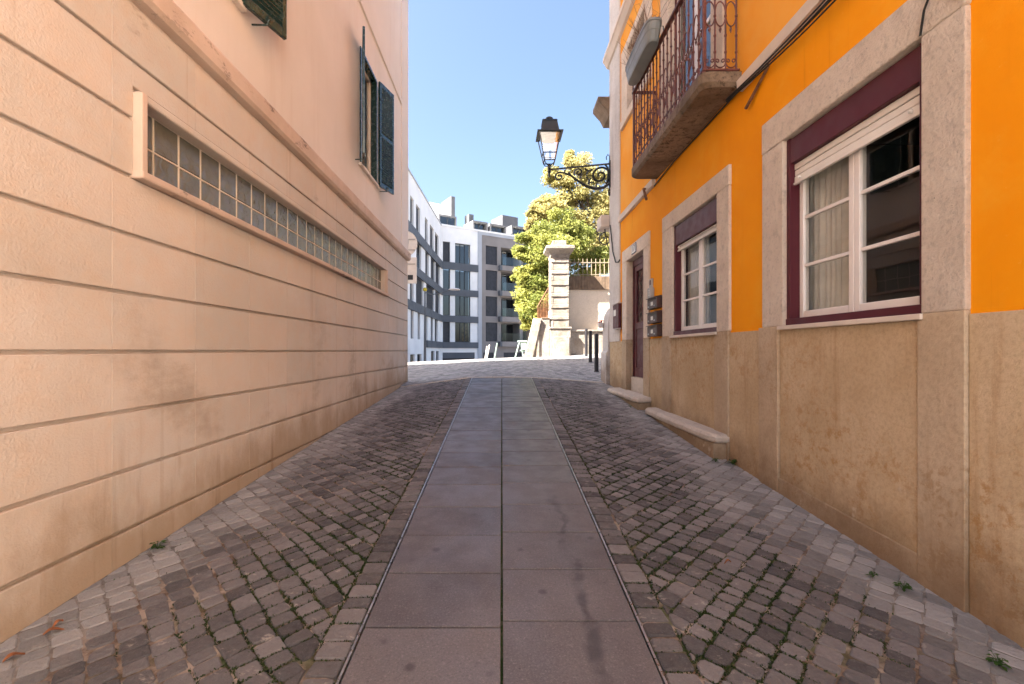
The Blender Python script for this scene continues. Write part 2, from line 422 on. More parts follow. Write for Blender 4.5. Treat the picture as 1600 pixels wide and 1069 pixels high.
def wall_face(mb, o, u, n, s0, s1, z0, z1, holes, depth):
    """wall sheet in the plane o+u*s (z up), facing n, with rectangular holes and reveals going back by depth"""
    o = Vector((o[0], o[1], 0)); u = Vector((u[0], u[1], 0)); n = Vector((n[0], n[1], 0))
    P = lambda s, z, d=0: o + u * s - n * d + Vector((0, 0, z))
    S = sorted({s0, s1, *[min(max(h[i], s0), s1) for h in holes for i in (0, 1)]})
    Z = sorted({z0, z1, *[min(max(h[i], z0), z1) for h in holes for i in (2, 3)]})
    for a, b in zip(S, S[1:]):
        for c, d in zip(Z, Z[1:]):
            sm, zm = (a + b) / 2, (c + d) / 2
            if any(h[0] < sm < h[1] and h[2] < zm < h[3] for h in holes): continue
            mb.add([P(a, c), P(b, c), P(b, d), P(a, d)], [(0, 1, 2, 3)])
    for h in holes:
        a, b, c, d = h[:4]; D = h[4] if len(h) > 4 else depth
        for p, q in (((a, c), (b, c)), ((b, c), (b, d)), ((b, d), (a, d)), ((a, d), (a, c))):
            mb.add([P(*p), P(*q), P(*q, D), P(*p, D)], [(0, 1, 2, 3)])
    return mb

XL, XR = -2.2, 2.3
LBEG = -2.6; RBEG = -1.2
LANE_END = 9.8
HW = .634
def zl(Y): return -1.282 + .0628 * (Y - 1.99)
def zr(Y): return -1.302 + .0765 * (Y - 2.0)
def zc_(Y): return -1.45 + .0887 * Y
def lane_z(X, Y):
    c = zc_(Y)
    if X < -HW: t = min(1, (-X - HW) / (-XL - HW)); return c + (zl(Y) - c) * t
    if X > HW: t = min(1, (X - HW) / (XR - HW)); return c + (zr(Y) - c) * t
    return c
CREST = 17.3
def ground_z(X, Y):
    if Y <= LANE_END: return lane_z(X, Y)
    t = min(1, (Y - LANE_END) / 7.2)
    return lane_z(X, LANE_END) * (1 - t) - (.29 - .045 * max(-9, min(6, X))) * t

# ------------------------------------------------------------------ ground
def moss_f(X, Y):
    a = abs(X); e = 1 - abs((a - 1.05) / .62)
    if X > 0: e = 1 - abs((a - 1.12) / .75)
    n = mnoise.fractal(Vector((X * 1.7 + 3, Y * .9, 2.2)), 1.0, 2.0, 3) * .9
    return max(0.0, min(1.0, e * 1.3 + n * .8))
def wall_f(X, Y=0):
    d = (X - XL) if X < 0 else (XR - X)
    n = mnoise.fractal(Vector((X * 2, Y * 1.1, 5)), 1.0, 2.0, 3) * .4
    return max(0.0, min(1.0, 1 - (d - .12) / (.75 if X < 0 else 1.0) + n))

lane_mb = MB(); mo = []
xs = [XL - .1] + [XL + i * (XR - XL) / 72 for i in range(73)] + [XR + .1]; ys = [-3.2 + i * .4 for i in range(11)] + [0.9 + i * .1 for i in range(1, 90)]
ys = [y for y in ys if y < LANE_END - .02] + [LANE_END]
lv = []
for Y in ys:
    for X in xs:
        f = wall_f(X, Y); d = .009 * (1 - f) + .0045 * f
        if abs(X) < HW + .02: d = .022
        if Y < .9: d = 0.002
        lv.append((X, Y, lane_z(X, Y) - d)); lane_mb.wf.append(f); lane_mb.var.append(.5); mo.append(3.0 if abs(X) < HW + .02 else moss_f(X, Y))
nx = len(xs)
lane_mb.v = lv
lane_mb.f = [(j * nx + i, j * nx + i + 1, (j + 1) * nx + i + 1, (j + 1) * nx + i) for j in range(len(ys) - 1) for i in range(nx - 1)]
lane = obj('lane', lane_mb, 'joint', attrs={'moss': mo}, smooth=True, kind='structure')
lane['label'] = 'sloping cobbled lane with a central strip of dark slabs'

# dark paving slabs of the central strip
slope = .0887
for col in (-1, 1):
    Y0 = 2.123 if col > 0 else 2.08
    x0, x1 = (0.0055, HW - .006) if col > 0 else (-HW + .006, -.0055)
    me = None
    for k in range(-4, 19):
        ya, yb = Y0 + .4252 * k, Y0 + .4252 * (k + 1)
        if yb > LANE_END - .05: yb = LANE_END
        if yb - ya < .05: continue
        last = yb == LANE_END
        ym = (ya + yb) / 2; hl = (yb - ya) / 2 - .006
        if me is None or last:
            mb = MB(); t = .05
            mb.add([(x0, -hl, -slope * hl - t), (x1, -hl, -slope * hl - t), (x1, hl, slope * hl - t), (x0, hl, slope * hl - t),
                    (x0, -hl, -slope * hl), (x1, -hl, -slope * hl), (x1, hl, slope * hl), (x0, hl, slope * hl)],
                   [(3, 2, 1, 0), (4, 5, 6, 7), (0, 1, 5, 4), (1, 2, 6, 5), (2, 3, 7, 6), (3, 0, 4, 7)])
            o = obj('paving_slab', mb, 'slab', bevel=.003); o.parent = lane; me2 = o.data
            for v in me2.vertices: v.co.z -= ZC
            if not last: me = me2
        else:
            o = bpy.data.objects.new('paving_slab', me); COL.objects.link(o); o.parent = lane
            b = o.modifiers.new('bevel', 'BEVEL'); b.width = .003; b.segments = 2
        o.location = (0, ym, zc_(ym) + ZC + rnd.uniform(-.0015, .0015))
        o.rotation_euler = (rnd.uniform(-.003, .003), rnd.uniform(-.002, .002), rnd.uniform(-.002, .002))
for sx in (-1, 1):
    mb = MB(); n = 1
    a, b = sx * HW, sx * (HW + .010)
    mb.add([(a, -2, zc_(-2) - .05), (b, -2, zc_(-2) - .05), (b, LANE_END, zc_(LANE_END) - .05), (a, LANE_END, zc_(LANE_END) - .05),
            (a, -2, zc_(-2) + .003), (b, -2, zc_(-2) + .003), (b, LANE_END, zc_(LANE_END) + .003), (a, LANE_END, zc_(LANE_END) + .003)],
           [(3, 2, 1, 0), (4, 5, 6, 7), (0, 1, 5, 4), (1, 2, 6, 5), (2, 3, 7, 6), (3, 0, 4, 7)])
    obj('steel_edging', mb, 'steel', lane)
# pale stone strip where the lane meets the cross street
for i in range(9):
    xa = XL + i * (XR - XL) / 9 + .004; xb = XL + (i + 1) * (XR - XL) / 9 - .004
    mb = MB(); z0 = ground_z(xa, LANE_END); z1 = ground_z(xb, LANE_END)
    mb.add([(xa, LANE_END + .003, z0 - .1), (xb, LANE_END + .003, z1 - .1), (xb, LANE_END + .12, z1 - .1), (xa, LANE_END + .12, z0 - .1),
            (xa, LANE_END + .003, z0 + .012), (xb, LANE_END + .003, z1 + .012), (xb, LANE_END + .12, z1 + .014), (xa, LANE_END + .12, z0 + .014)],
           [(3, 2, 1, 0), (4, 5, 6, 7), (0, 1, 5, 4), (1, 2, 6, 5), (2, 3, 7, 6), (3, 0, 4, 7)])
    obj('kerb_stone', mb, 'lime2', lane, bevel=.006)

# cobblestones: clipped, chamfered, uneven blocks
def clip(poly, a, b, c):
    out = []
    for i in range(len(poly)):
        p, q = poly[i], poly[(i + 1) % len(poly)]
        dp, dq = a * p[0] + b * p[1] - c, a * q[0] + b * q[1] - c
        if dp <= 0: out.append(p)
        if dp * dq < 0: t = dp / (dp - dq); out.append((p[0] + (q[0] - p[0]) * t, p[1] + (q[1] - p[1]) * t))
    return out
def area(p): return .5 * sum(p[i][0] * p[(i + 1) % len(p)][1] - p[(i + 1) % len(p)][0] * p[i][1] for i in range(len(p)))
def shrink(p, d):
    c = (sum(q[0] for q in p) / len(p), sum(q[1] for q in p) / len(p)); out = []
    for q in p:
        v = Vector((q[0] - c[0], q[1] - c[1])); l = v.length
        out.append((c[0] + v.x * max(.2, (l - d * 1.3) / l), c[1] + v.y * max(.2, (l - d * 1.3) / l)))
    return out
def chamfer(p, k):
    out = []
    n = len(p)
    for i in range(n):
        a, b, c = Vector(p[i - 1]), Vector(p[i]), Vector(p[(i + 1) % n])
        d1 = min(k, (a - b).length * .35); d2 = min(k, (c - b).length * .35)
        out.append(tuple(b + (a - b).normalized() * d1)); out.append(tuple(b + (c - b).normalized() * d2))
    return out
stones = []
def add_field(side):
    xin = HW + .012 + .145; xout = (-XL if side < 0 else XR)
    rw, ln = .108, .092
    c45 = math.cos(R(45))
    for r in range(-110, 110):
        off = rnd.uniform(0, ln)
        rr = r * rw
        s = -14 + off
        while s < 14:
            L = ln * rnd.choice((.85, .95, 1, 1.05, 1.15, 1.35)); sa, sb = s, s + L; s = sb
            # (t along the continuous joint, q across): X' = (t+q)c, Y = (q-t)c on the |X| axis
            q0, q1 = rr, rr + rw
            j = lambda: rnd.uniform(-.008, .008)
            pts = []
            for t_, q_ in ((sa, q0), (sb, q0), (sb, q1), (sa, q1)):
                t_ += j(); q_ += j()
                if side < 0: X = -((-t_ + q_) * c45); Y = (-t_ - q_) * c45
                else: X = (-t_ + q_) * c45; Y = (-t_ - q_) * c45
                wob = .035 * mnoise.noise(Vector((X * 1.1, Y * 1.1, 3)))
                pts.append((X + wob, Y + 5.2 + wob))
            cx = sum(p[0] for p in pts) / 4; cy = sum(p[1] for p in pts) / 4
            if not (-.3 < cy - .9 and cy < LANE_END + .2 and xin - .2 < side * cx < xout + .2): continue
            if area(pts) < 0: pts = pts[::-1]
            pts = clip(pts, -side, 0, -xin); pts = clip(pts, side, 0, xout - .004) if pts else pts
            pts = clip(pts, 0, 1, LANE_END - .004) if pts else pts
            pts = clip(pts, 0, -1, -.9) if pts else pts
            if len(pts) < 3 or abs(area(pts)) < .0009: continue
            stones.append(pts)
    Y = .9
    while Y < LANE_END - .05:
        L = rnd.uniform(.085, .115); yb = min(Y + L, LANE_END - .003)
        a, b = side * (HW + .014), side * (HW + .012 + .142)
        p = [(a, Y + rnd.uniform(-.003, .003)), (b + rnd.uniform(-.006, .006), Y + rnd.uniform(-.006, .006)), (b + rnd.uniform(-.006, .006), yb), (a, yb)]
        if area(p) < 0: p = p[::-1]
        stones.append(p); Y = yb
add_field(-1); add_field(1)
edges_for_moss = []
info = []
for p in stones:
    cx = sum(q[0] for q in p) / len(p); cy = sum(q[1] for q in p) / len(p)
    info.append((p, cx, cy))
def in_view(cx, cy):
    z = lane_z(cx, cy); x = PX + F * cx / cy; y = PY - F * z / cy
    return -20 < x < 1620 and y < 1090
rank = sorted([i for i, (p, cx, cy) in enumerate(info) if in_view(cx, cy)], key=lambda i: -abs(area(info[i][0])) / info[i][2] ** 3)
big = set(rank[:300])
rest = MB()
for i, (p, cx, cy) in enumerate(info):
    wf = wall_f(cx, cy)
    gap = (.0045 + .003 * rnd.random()) * (1 - .25 * wf)
    out = chamfer(shrink(p, gap), rnd.uniform(.006, .013))
    top = shrink(out, .0035 + .003 * rnd.random())
    mb = MB() if i in big else rest
    mb.cv = rnd.random(); mb.cw = wf
    hz = rnd.uniform(-.003, .003) * (1 - .6 * wf); tx, ty = rnd.uniform(-.018, .018) * (1 - .5 * wf), rnd.uniform(-.018, .018) * (1 - .5 * wf)
    n = len(out)
    f = lambda q, d: (q[0], q[1], lane_z(q[0], q[1]) + hz + tx * (q[0] - cx) + ty * (q[1] - cy) + d)
    vs = [f(q, -.035) for q in out] + [f(q, -.005 * (1 - .3 * wf)) for q in out] + [f(q, rnd.uniform(-.001, .001)) for q in top] + [f((cx, cy), rnd.uniform(-.001, .002) * (1 - wf))]
    fs = [(k, (k + 1) % n, n + (k + 1) % n, n + k) for k in range(n)] + [(n + k, n + (k + 1) % n, 2 * n + (k + 1) % n, 2 * n + k) for k in range(n)] + \
         [(2 * n + k, 2 * n + (k + 1) % n, 3 * n) for k in range(n)]
    mb.add(vs, fs)
    for k in range(len(p)): edges_for_moss.append((p[k], p[(k + 1) % len(p)]))
    if i in big:
        obj('cobblestone', mb, 'cobble', lane)
obj('cobblestones', rest, 'cobble', lane, kind='stuff')

# moss and short grass in the joints
gm = MB()
for a, b in edges_for_moss:
    mx, my = (a[0] + b[0]) / 2, (a[1] + b[1]) / 2
    f = moss_f(mx, my); f2 = mnoise.fractal(Vector((mx * 4, my * 4, 9)), 1, 2, 3)
    if f * .75 + f2 * .95 + rnd.uniform(-.22, .22) < .46 or my > 8.5: continue
    L = math.hypot(b[0] - a[0], b[1] - a[1]); n = int(L * (210 if my < 4.5 else 110) * min(1, f + .1))
    for _ in range(n):
        t = rnd.random(); X = a[0] + (b[0] - a[0]) * t + rnd.gauss(0, .0045); Y = a[1] + (b[1] - a[1]) * t + rnd.gauss(0, .0045)
        if abs(X) < HW + .012: continue
        z = lane_z(X, Y) - .008; h = rnd.uniform(.004, .010) + (.008 if rnd.random() < .04 else 0); an = rnd.uniform(0, math.tau); wd = rnd.uniform(.002, .0045)
        dx, dy = math.cos(an) * wd, math.sin(an) * wd; lx, ly = rnd.gauss(0, .006), rnd.gauss(0, .006)
        gm.cv = rnd.random()
        gm.add([(X - dx, Y - dy, z), (X + dx, Y + dy, z), (X + dx * .7 + lx, Y + dy * .7 + ly, z + h), (X - dx * .7 + lx, Y - dy * .7 + ly, z + h)], [(0, 1, 2, 3)])
g = obj('moss', gm, 'grass', kind='stuff'); tag(g, 'green moss and short grass growing in the cobble joints', 'moss')

# cross street beyond the lane, crest, and the lower ground behind it
cmb = MB(); xs = [-40, -25, -15, -9] + [-8 + i * .5 for i in range(32)] + [9, 15, 25, 40]; ys = [LANE_END + .001 + i * (CREST - LANE_END) / 24 for i in range(25)]
for Y in ys:
    for X in xs: cmb.add([(X, Y, ground_z(X, Y) + (.012 if Y > LANE_END + .2 else .004))], [])
nx = len(xs); cmb.f = [(j * nx + i, j * nx + i + 1, (j + 1) * nx + i + 1, (j + 1) * nx + i) for j in range(len(ys) - 1) for i in range(nx - 1)]
b0 = len(cmb.v)
for X in xs: cmb.add([(X, CREST, -6.0)], [])
cmb.f += [((len(ys) - 1) * nx + i, (len(ys) - 1) * nx + i + 1, b0 + i + 1, b0 + i) for i in range(nx - 1)]
obj('cross_street', cmb, 'cross', kind='structure', smooth=False)
lr = MB(); lr.add([(-60, CREST, -4.6), (60, CREST, -4.6), (60, 75, -4.6), (-60, 75, -4.6)], [(0, 1, 2, 3)])
obj('lower_road', lr, 'cross', kind='structure')
pz = MB(); pz.add([(-45, -50, -1.60), (45, -50, -1.60), (45, LBEG, -1.60), (-45, LBEG, -1.60)], [(0, 1, 2, 3)])
pz.add([(-45, -50, -6.0), (45, -50, -6.0), (45, -50, -1.6), (-45, -50, -1.6)], [(0, 1, 2, 3)])
obj('added_square', pz, plain('added_pale_paving', (.46, .43, .39), .8, .12, 1.2, .4, 30), kind='structure')  # unseen pale paving behind the camera, added to bounce sunlight into the lane
gr = MB(); gr.add([(-1500, -1500, -6.0), (1500, -1500, -6.0), (1500, 1500, -6.0), (-1500, 1500, -6.0)], [(0, 1, 2, 3)])
obj('ground', gr, 'earth', kind='structure')

# ------------------------------------------------------------------ left house: peach, rusticated
LH = empty('peach_house', (-6, 3, -1.3), 'peach rendered house with grooved base, glass block strip window and green shutters', 'house')
LEND = 10.63; LTOP = 12.45
W1 = (2.85, 3.78); W2 = (7.04, 7.97); WZ = (2.9, 4.72); BWY = (2.757, 2.757 + 25 * .2347); BWZ = (1.075, 1.535)
W3 = [(a, b) for a, b in (W1, W2)]
mb = MB()
holes = [(*W1, *WZ), (*W2, *WZ), (*BWY, *BWZ, .1)]
for a, b in W3: holes.append((a, b, WZ[0] + 3.9, WZ[1] + 3.9))
wall_face(mb, (XL - .026, 0), (0, 1), (1, 0), LBEG, LEND - .026, -2.6, 2.13, [(*BWY, *BWZ, .1)], .1)
wl = obj('base_wall', mb, 'stucco', LH)
mb = MB(); wall_face(mb, (XL, 0), (0, 1), (1, 0), LBEG, LEND, 2.13, LTOP, [h for h in holes if h[2] > 2.2], .18)
obj('wall', mb, 'smooth', LH)
mb = MB()   # end wall, back, roof and courtyard side
mb.add([(XL - .001, LEND, -1.2), (-14, LEND, -1.2), (-14, LEND, LTOP), (XL - .001, LEND, LTOP)], [(0, 1, 2, 3)])
mb.add([(-14, LEND, -3), (-14, LBEG, -3), (-14, LBEG, LTOP), (-14, LEND, LTOP)], [(0, 1, 2, 3)])
mb.add([(XL, LBEG, -3), (-14, LBEG, -3), (-14, LBEG, LTOP), (XL, LBEG, LTOP)], [(0, 1, 2, 3)])
obj('end_wall', mb, 'smooth', LH)
bx('roof', 'band', LH, -14.3, XL + .25, LBEG - .3, LEND + .2, LTOP, LTOP + .25)
# panels
rowh = .3476; zg = -.008
yj = [2.565 + .6966 * j for j in range(-8, 12)] + [LEND]
for k in range(-5, 6):
    za, zb = zg + rowh * k + .011, zg + rowh * (k + 1) - .011
    for a, b in zip(yj, yj[1:]):
        ya, yb = a + .0012, b - .0012
        if b == LEND: yb = LEND
        if zb < zl((a + b) / 2) - .35: continue
        mb = MB(); mb.cv = rnd.random()
        zlo = za
        wa, wb, wz0, wz1 = BWY[0] - .047, BWY[1] + .06, BWZ[0] - .04, BWZ[1] + .045
        rects = [(ya, yb, zlo, zb)]
        if zb > wz0 and za < wz1 and yb > wa and ya < wb:
            rects = []
            if ya < wa: rects.append((ya, wa, zlo, zb))
            if yb > wb: rects.append((wb, yb, zlo, zb))
            m0, m1 = max(ya, wa), min(yb, wb)
            if za < wz0 - .01: rects.append((m0, m1, zlo, wz0))
            if zb > wz1 + .01: rects.append((m0, m1, wz1, zb))
        if not rects: continue
        for (p, q, r_, s_) in rects:
            x0, x1 = XL - .04, XL
            e = .004
            mb.add([(x0, p, r_), (x0, q, r_), (x0, q, s_), (x0, p, s_), (x1 - e, p, r_), (x1 - e, q, r_), (x1 - e, q, s_), (x1 - e, p, s_),
                    (x1, p + .001, r_ + e), (x1, q - .001, r_ + e), (x1, q - .001, s_ - e), (x1, p + .001, s_ - e)],
                   [(4, 5, 9, 8), (5, 6, 10, 9), (6, 7, 11, 10), (7, 4, 8, 11), (8, 9, 10, 11), (0, 1, 5, 4), (1, 2, 6, 5), (2, 3, 7, 6), (3, 0, 4, 7)])
        obj('wall_panel', mb, 'stucco', LH)
# string courses
def course(name, mat, parent, prof, y0, y1, sign=1, x=XL):
    pts = [(x + sign * p[0], y0, p[1]) for p in prof]
    return obj(name, MB().prism(pts, (0, y1 - y0, 0)), mat, parent)
course('string_course', 'band', LH, [(-.03, 2.10), (.035, 2.112), (.06, 2.14), (.065, 2.26), (.05, 2.29), (-.03, 2.315)], LBEG, LEND + .05)
course('string_course', 'smooth', LH, [(-.02, 5.36), (.03, 5.37), (.03, 5.46), (-.02, 5.48)], LBEG, 9.9)
bx('corner_strip', 'smooth', LH, XL - .02, XL + .012, 9.95, LEND + .012, 2.32, LTOP - .02)
# glass block strip window
bw = bx('window_surround', 'band', LH, XL - .1, XL + .055, BWY[0] - .045, BWY[0] - .001, BWZ[0] - .02, BWZ[1] + .012, .006)
bx('sill', 'band', bw, XL - .1, XL + .06, BWY[0] - .05, BWY[1] + .05, BWZ[0] - .045, BWZ[0] + .004, .010)
bx('jamb', 'band', bw, XL - .1, XL + .03, BWY[1] + .002, BWY[1] + .058, BWZ[0] + .006, BWZ[1] - .008, .008)
bx('lintel', 'stucco', bw, XL - .1, XL + .006, BWY[0], BWY[1] + .058, BWZ[1] - .006, BWZ[1] + .045, .012)
bx('mortar_bed', 'mortar', bw, XL - .16, XL - .101, BWY[0] - .02, BWY[1] + .02, BWZ[0] - .02, BWZ[1] + .02)
s_ = .2347; bme = None
for i in range(25):
    for j in range(2):
        y0 = BWY[0] + i * s_; z0 = BWZ[0] + j * .23
        if bme is None:
            mb = MB(); e = .006; a, b, c, d = e, s_ - e, e, .23 - e; k = .008
            mb.add([(0, a, c), (0, b, c), (0, b, d), (0, a, d), (.008, a + k, c + k), (.008, b - k, c + k), (.008, b - k, d - k), (.008, a + k, d - k)],
                   [(0, 1, 5, 4), (1, 2, 6, 5), (2, 3, 7, 6), (3, 0, 4, 7), (4, 5, 6, 7)])
            me0 = obj('glass_block', mb, 'block'); me0.parent = bw; bme = me0.data; o = me0
            for v in bme.vertices: v.co.z -= ZC
        else:
            o = bpy.data.objects.new('glass_block', bme); COL.objects.link(o); o.parent = bw
        og = ORG[bw.name]; o.location = (XL - .1005 - og.x, y0 - og.y, z0 + ZC - og.z)
# mortar joints sit proud between blocks
mb = MB()
for i in range(26): mb.box(XL - .101, XL - .092, BWY[0] + i * s_ - .005, BWY[0] + i * s_ + .005, BWZ[0], BWZ[1])
for j in range(3): mb.box(XL - .101, XL - .0925, BWY[0], BWY[1], BWZ[0] + j * .23 - .005, BWZ[0] + j * .23 + .005)
obj('mortar_joints', mb, 'mortar', bw)

# shuttered windows
slat_me = None
def shuttered(Y0, Y1, Z0, Z1):
    fr = MB(); d = XL - .12
    for a, b, c, e in ((Y0, Y0 + .06, Z0, Z1), (Y1 - .06, Y1, Z0, Z1), (Y0 + .06, Y1 - .06, Z1 - .06, Z1), (Y0 + .06, Y1 - .06, Z0, Z0 + .07), ((Y0 + Y1) / 2 - .05, (Y0 + Y1) / 2 + .05, Z0 + .07, Z1 - .06)):
        fr.box(d - .03, d + .03, a, b, c, e)
    wn = obj('window', fr, 'trim', LH, .005)
    for a, b in ((Y0 + .06, (Y0 + Y1) / 2 - .05), ((Y0 + Y1) / 2 + .05, Y1 - .06)):
        obj('pane', MB().add([(d, a, Z0 + .07), (d, b, Z0 + .07), (d, b, Z1 - .06), (d, a, Z1 - .06)], [(0, 1, 2, 3)]), 'glass', wn)
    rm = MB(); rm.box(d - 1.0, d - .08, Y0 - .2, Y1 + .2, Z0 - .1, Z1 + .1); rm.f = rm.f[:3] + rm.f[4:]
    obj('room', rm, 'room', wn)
    of = MB()
    for a, b, c, e in ((Y0, Y0 + .04, Z0, Z1), (Y1 - .04, Y1, Z0, Z1), (Y0 + .04, Y1 - .04, Z1 - .04, Z1)):
        of.box(XL - .085, XL + .02, a, b, c, e)
    obj('shutter_frame', of, 'green', wn, .004)
    bx('sill', 'trim', wn, XL - .17, XL + .05, Y0 - .06, Y1 + .06, Z0 - .045, Z0 - .001, .006)
    for hy, dirn in ((Y0, -1), (Y1, 1)):
        ang = R(18); wd = .46
        ux, uy = math.sin(ang), math.cos(ang) * dirn           # from hinge to free edge
        nxn, nyn = math.cos(ang), -math.sin(ang) * dirn        # leaf normal
        hx = XL + .035
        def pt(a, t, z): return (hx + ux * a + nxn * t, hy + uy * a + nyn * t, z)
        def leafbox(m, a0, a1, t0, t1, z0, z1):
            m.add([pt(a0, t0, z0), pt(a1, t0, z0), pt(a1, t1, z0), pt(a0, t1, z0), pt(a0, t0, z1), pt(a1, t0, z1), pt(a1, t1, z1), pt(a0, t1, z1)],
                  [(3, 2, 1, 0), (4, 5, 6, 7), (0, 1, 5, 4), (1, 2, 6, 5), (2, 3, 7, 6), (3, 0, 4, 7)])
        m = MB(); zb, zt = Z0 - .02, Z1
        leafbox(m, 0, .05, 0, .035, zb, zt); leafbox(m, wd - .05, wd, 0, .035, zb, zt)
        leafbox(m, .05, wd - .05, 0, .035, zb, zb + .08); leafbox(m, .05, wd - .05, 0, .035, zt - .07, zt)
        leafbox(m, .05, wd - .05, 0, .035, (zb + zt) / 2 - .03, (zb + zt) / 2 + .03)
        sh = obj('shutter', m, 'green', LH, .003)
        z = zb + .10; ns = 0
        while z < zt - .10:
            if abs(z - (zb + zt) / 2) > .05:
                sm = MB()
                sm.add([pt(.05, .001, z - .012), pt(wd - .05, .001, z - .012), pt(wd - .05, .034, z + .022), pt(.05, .034, z + .022),
                        pt(.05, .001, z - .005), pt(wd - .05, .001, z - .005), pt(wd - .05, .034, z + .029), pt(.05, .034, z + .029)],
                       [(3, 2, 1, 0), (4, 5, 6, 7), (0, 1, 5, 4), (2, 3, 7, 6)])
                obj('slat', sm, 'green', sh)
            z += .042
        for zz in (Z0 + .3, (zb + zt) / 2, Z1 - .3):
            hb = MB(); leafbox(hb, -.01, .07, .036, .046, zz - .015, zz + .015); obj('hinge', hb, 'green', sh)
        hb = MB(); leafbox(hb, wd * .5, wd * .5 + .03, .036, .055, zb + .03, zb + .06); hb.tube([(XL - .01, hy + uy * wd * .5, zb - .01), pt(wd * .5 + .015, .02, zb - .01), pt(wd * .5 + .015, .05, zb + .04)], .008)
        obj('shutter_stay', hb, 'green', sh)
for a, b in W3:
    shuttered(a, b, *WZ)
    shuttered(a, b, WZ[0] + 3.9, WZ[1] + 3.9)

# ------------------------------------------------------------------ right house: orange with stone trim
RH = empty('orange_house', (6, 4, -1.2), 'orange house with pitted stone window surrounds, stained ochre plinth and iron balcony', 'house')
REND = 9.6; RTOP = 8.3
WA = (2.463, 3.68, .2, 1.70); WB = (4.81, 6.08, .2, 1.66); DR = (7.3, 8.3, -.47, 1.63); BD = (4.95, 6.23, 2.69, 4.95); UW = (7.25, 8.25, 4.33, 5.48)
WC = (-.75, .45, .2, 1.7)
mb = MB(); grow = lambda h, d: (h[0] - .02, h[1] + .02, h[2] - .02, h[3] + .02, d)
wall_face(mb, (XR, 0), (0, 1), (-1, 0), RBEG, REND, -2.6, RTOP, [grow(WA, .13), grow(WB, .13), (DR[0] - .02, DR[1] + .02, -1.1, DR[3] + .02, .3), grow(BD, .15), grow(UW, .13), grow(WC, .13)], .13)
obj('wall', mb, 'orange', RH)
mb = MB()
mb.add([(XR, REND, -2.6), (14, REND, -2.6), (14, REND, RTOP), (XR, REND, RTOP)], [(0, 1, 2, 3)])
mb.add([(14, REND, -2.6), (14, RBEG, -2.6), (14, RBEG, RTOP), (14, REND, RTOP)], [(0, 1, 2, 3)])
mb.add([(XR, RBEG, -2.6), (14, RBEG, -2.6), (14, RBEG, RTOP), (XR, RBEG, RTOP)], [(0, 1, 2, 3)])
obj('end_wall', mb, 'pale', RH)
bx('roof', 'trim', RH, XR - .3, 14.3, RBEG - .3, REND + .3, RTOP, RTOP + .3)
NH = empty('added_cream_house', (7, -6, -1.6), 'unseen pale cream house added beside the orange house to bounce sunlight', 'house')  # out-of-view house, added so its sunlit front bounces neutral light onto the peach wall
ch = plain('cream_render', (.66, .63, .58), .85, .06, 1.0, .2, 60)
hc = [(-3.6 - i * 3.2, -2.5 - i * 3.2, z0, z0 + 1.9) for i in range(3) for z0 in (-.6, 2.7, 5.9)]
mb = MB(); wall_face(mb, (XR, 0), (0, 1), (-1, 0), -12, RBEG - .004, -2.6, 9.2, hc, .15)
mb.add([(XR, -12, -2.6), (14, -12, -2.6), (14, -12, 9.2), (XR, -12, 9.2)], [(0, 1, 2, 3)]); mb.add([(14, -12, -2.6), (14, RBEG - .004, -2.6), (14, RBEG - .004, 9.2), (14, -12, 9.2)], [(0, 1, 2, 3)])
mb.add([(XR, RBEG - .004, -2.6), (14, RBEG - .004, -2.6), (14, RBEG - .004, 9.2), (XR, RBEG - .004, 9.2)], [(0, 1, 2, 3)])
obj('wall', mb, ch, NH); bx('roof', 'trim', NH, XR - .25, 14.2, -12.2, RBEG - .01, 9.2, 9.45)
for a, b, c, d in hc:
    q = MB()
    for e in ((a, a + .07, c, d), (b - .07, b, c, d), (a + .07, b - .07, d - .07, d), (a + .07, b - .07, c, c + .07), ((a + b) / 2 - .04, (a + b) / 2 + .04, c + .07, d - .07)): q.box(XR + .08, XR + .14, *e)
    wq = obj('window', q, 'white', NH); obj('pane', MB().add([(XR + .11, a + .07, c), (XR + .11, b - .07, c), (XR + .11, b - .07, d), (XR + .11, a + .07, d)], [(0, 1, 2, 3)]), 'glass', wq)
    obj('room', MB().box(XR + .7, XR + .72, a - .1, b + .1, c - .1, d + .1), 'room', wq)
# plinth pieces
ZP = .18
def plinth(name, mat, y0, y1, proud, ztop=ZP, zbot=None, bev=.004):
    zb = min(zr(y0), zr(y1)) - .25 if zbot is None else zbot
    bx(name, mat, RH, XR - proud, XR + .05, y0 + .0015, y1 - .0015, zb, ztop, bev)
plinth('plinth_panel', 'plinth', RBEG, .6, .012); plinth('plinth_panel', 'plinth', .6, 2.228, .012)
plinth('plinth_strip', 'strip', 2.228, 2.485, .030, .2)
plinth('plinth_panel', 'plinth', 2.485, 3.745, .008, .167)
plinth('plinth_strip', 'strip', 3.745, 4.02, .030, .2)
plinth('plinth_panel', 'plinth', 4.02, 4.565, .014)
plinth('plinth_strip', 'strip', 4.565, 4.86, .030, .2)
plinth('plinth_panel', 'plinth', 4.86, 6.15, .006, .167)
plinth('plinth_strip', 'strip', 6.15, 6.47, .026, .2)
plinth('plinth_panel', 'plinth', 6.47, 7.02, .012)
plinth('plinth_strip', 'strip', 7.02, 7.3, .030, .2)
plinth('plinth_strip', 'strip', 8.3, 8.6, .030, .2)
plinth('plinth_panel', 'plinth', 8.6, REND + .01, .014)
mb = MB(); y0, y1 = 2.487, 3.743   # rough base stone along the paving under the large window
mb.prism([(XR - .012, y0, zr(y0) - .2), (XR - .012, y1, zr(y1) - .2), (XR - .012, y1, zr(y1) + .125), (XR - .012, y0, zr(y0) + .15)], (-.012, 0, 0))
obj('base_stone', mb, 'strip', RH, .006)
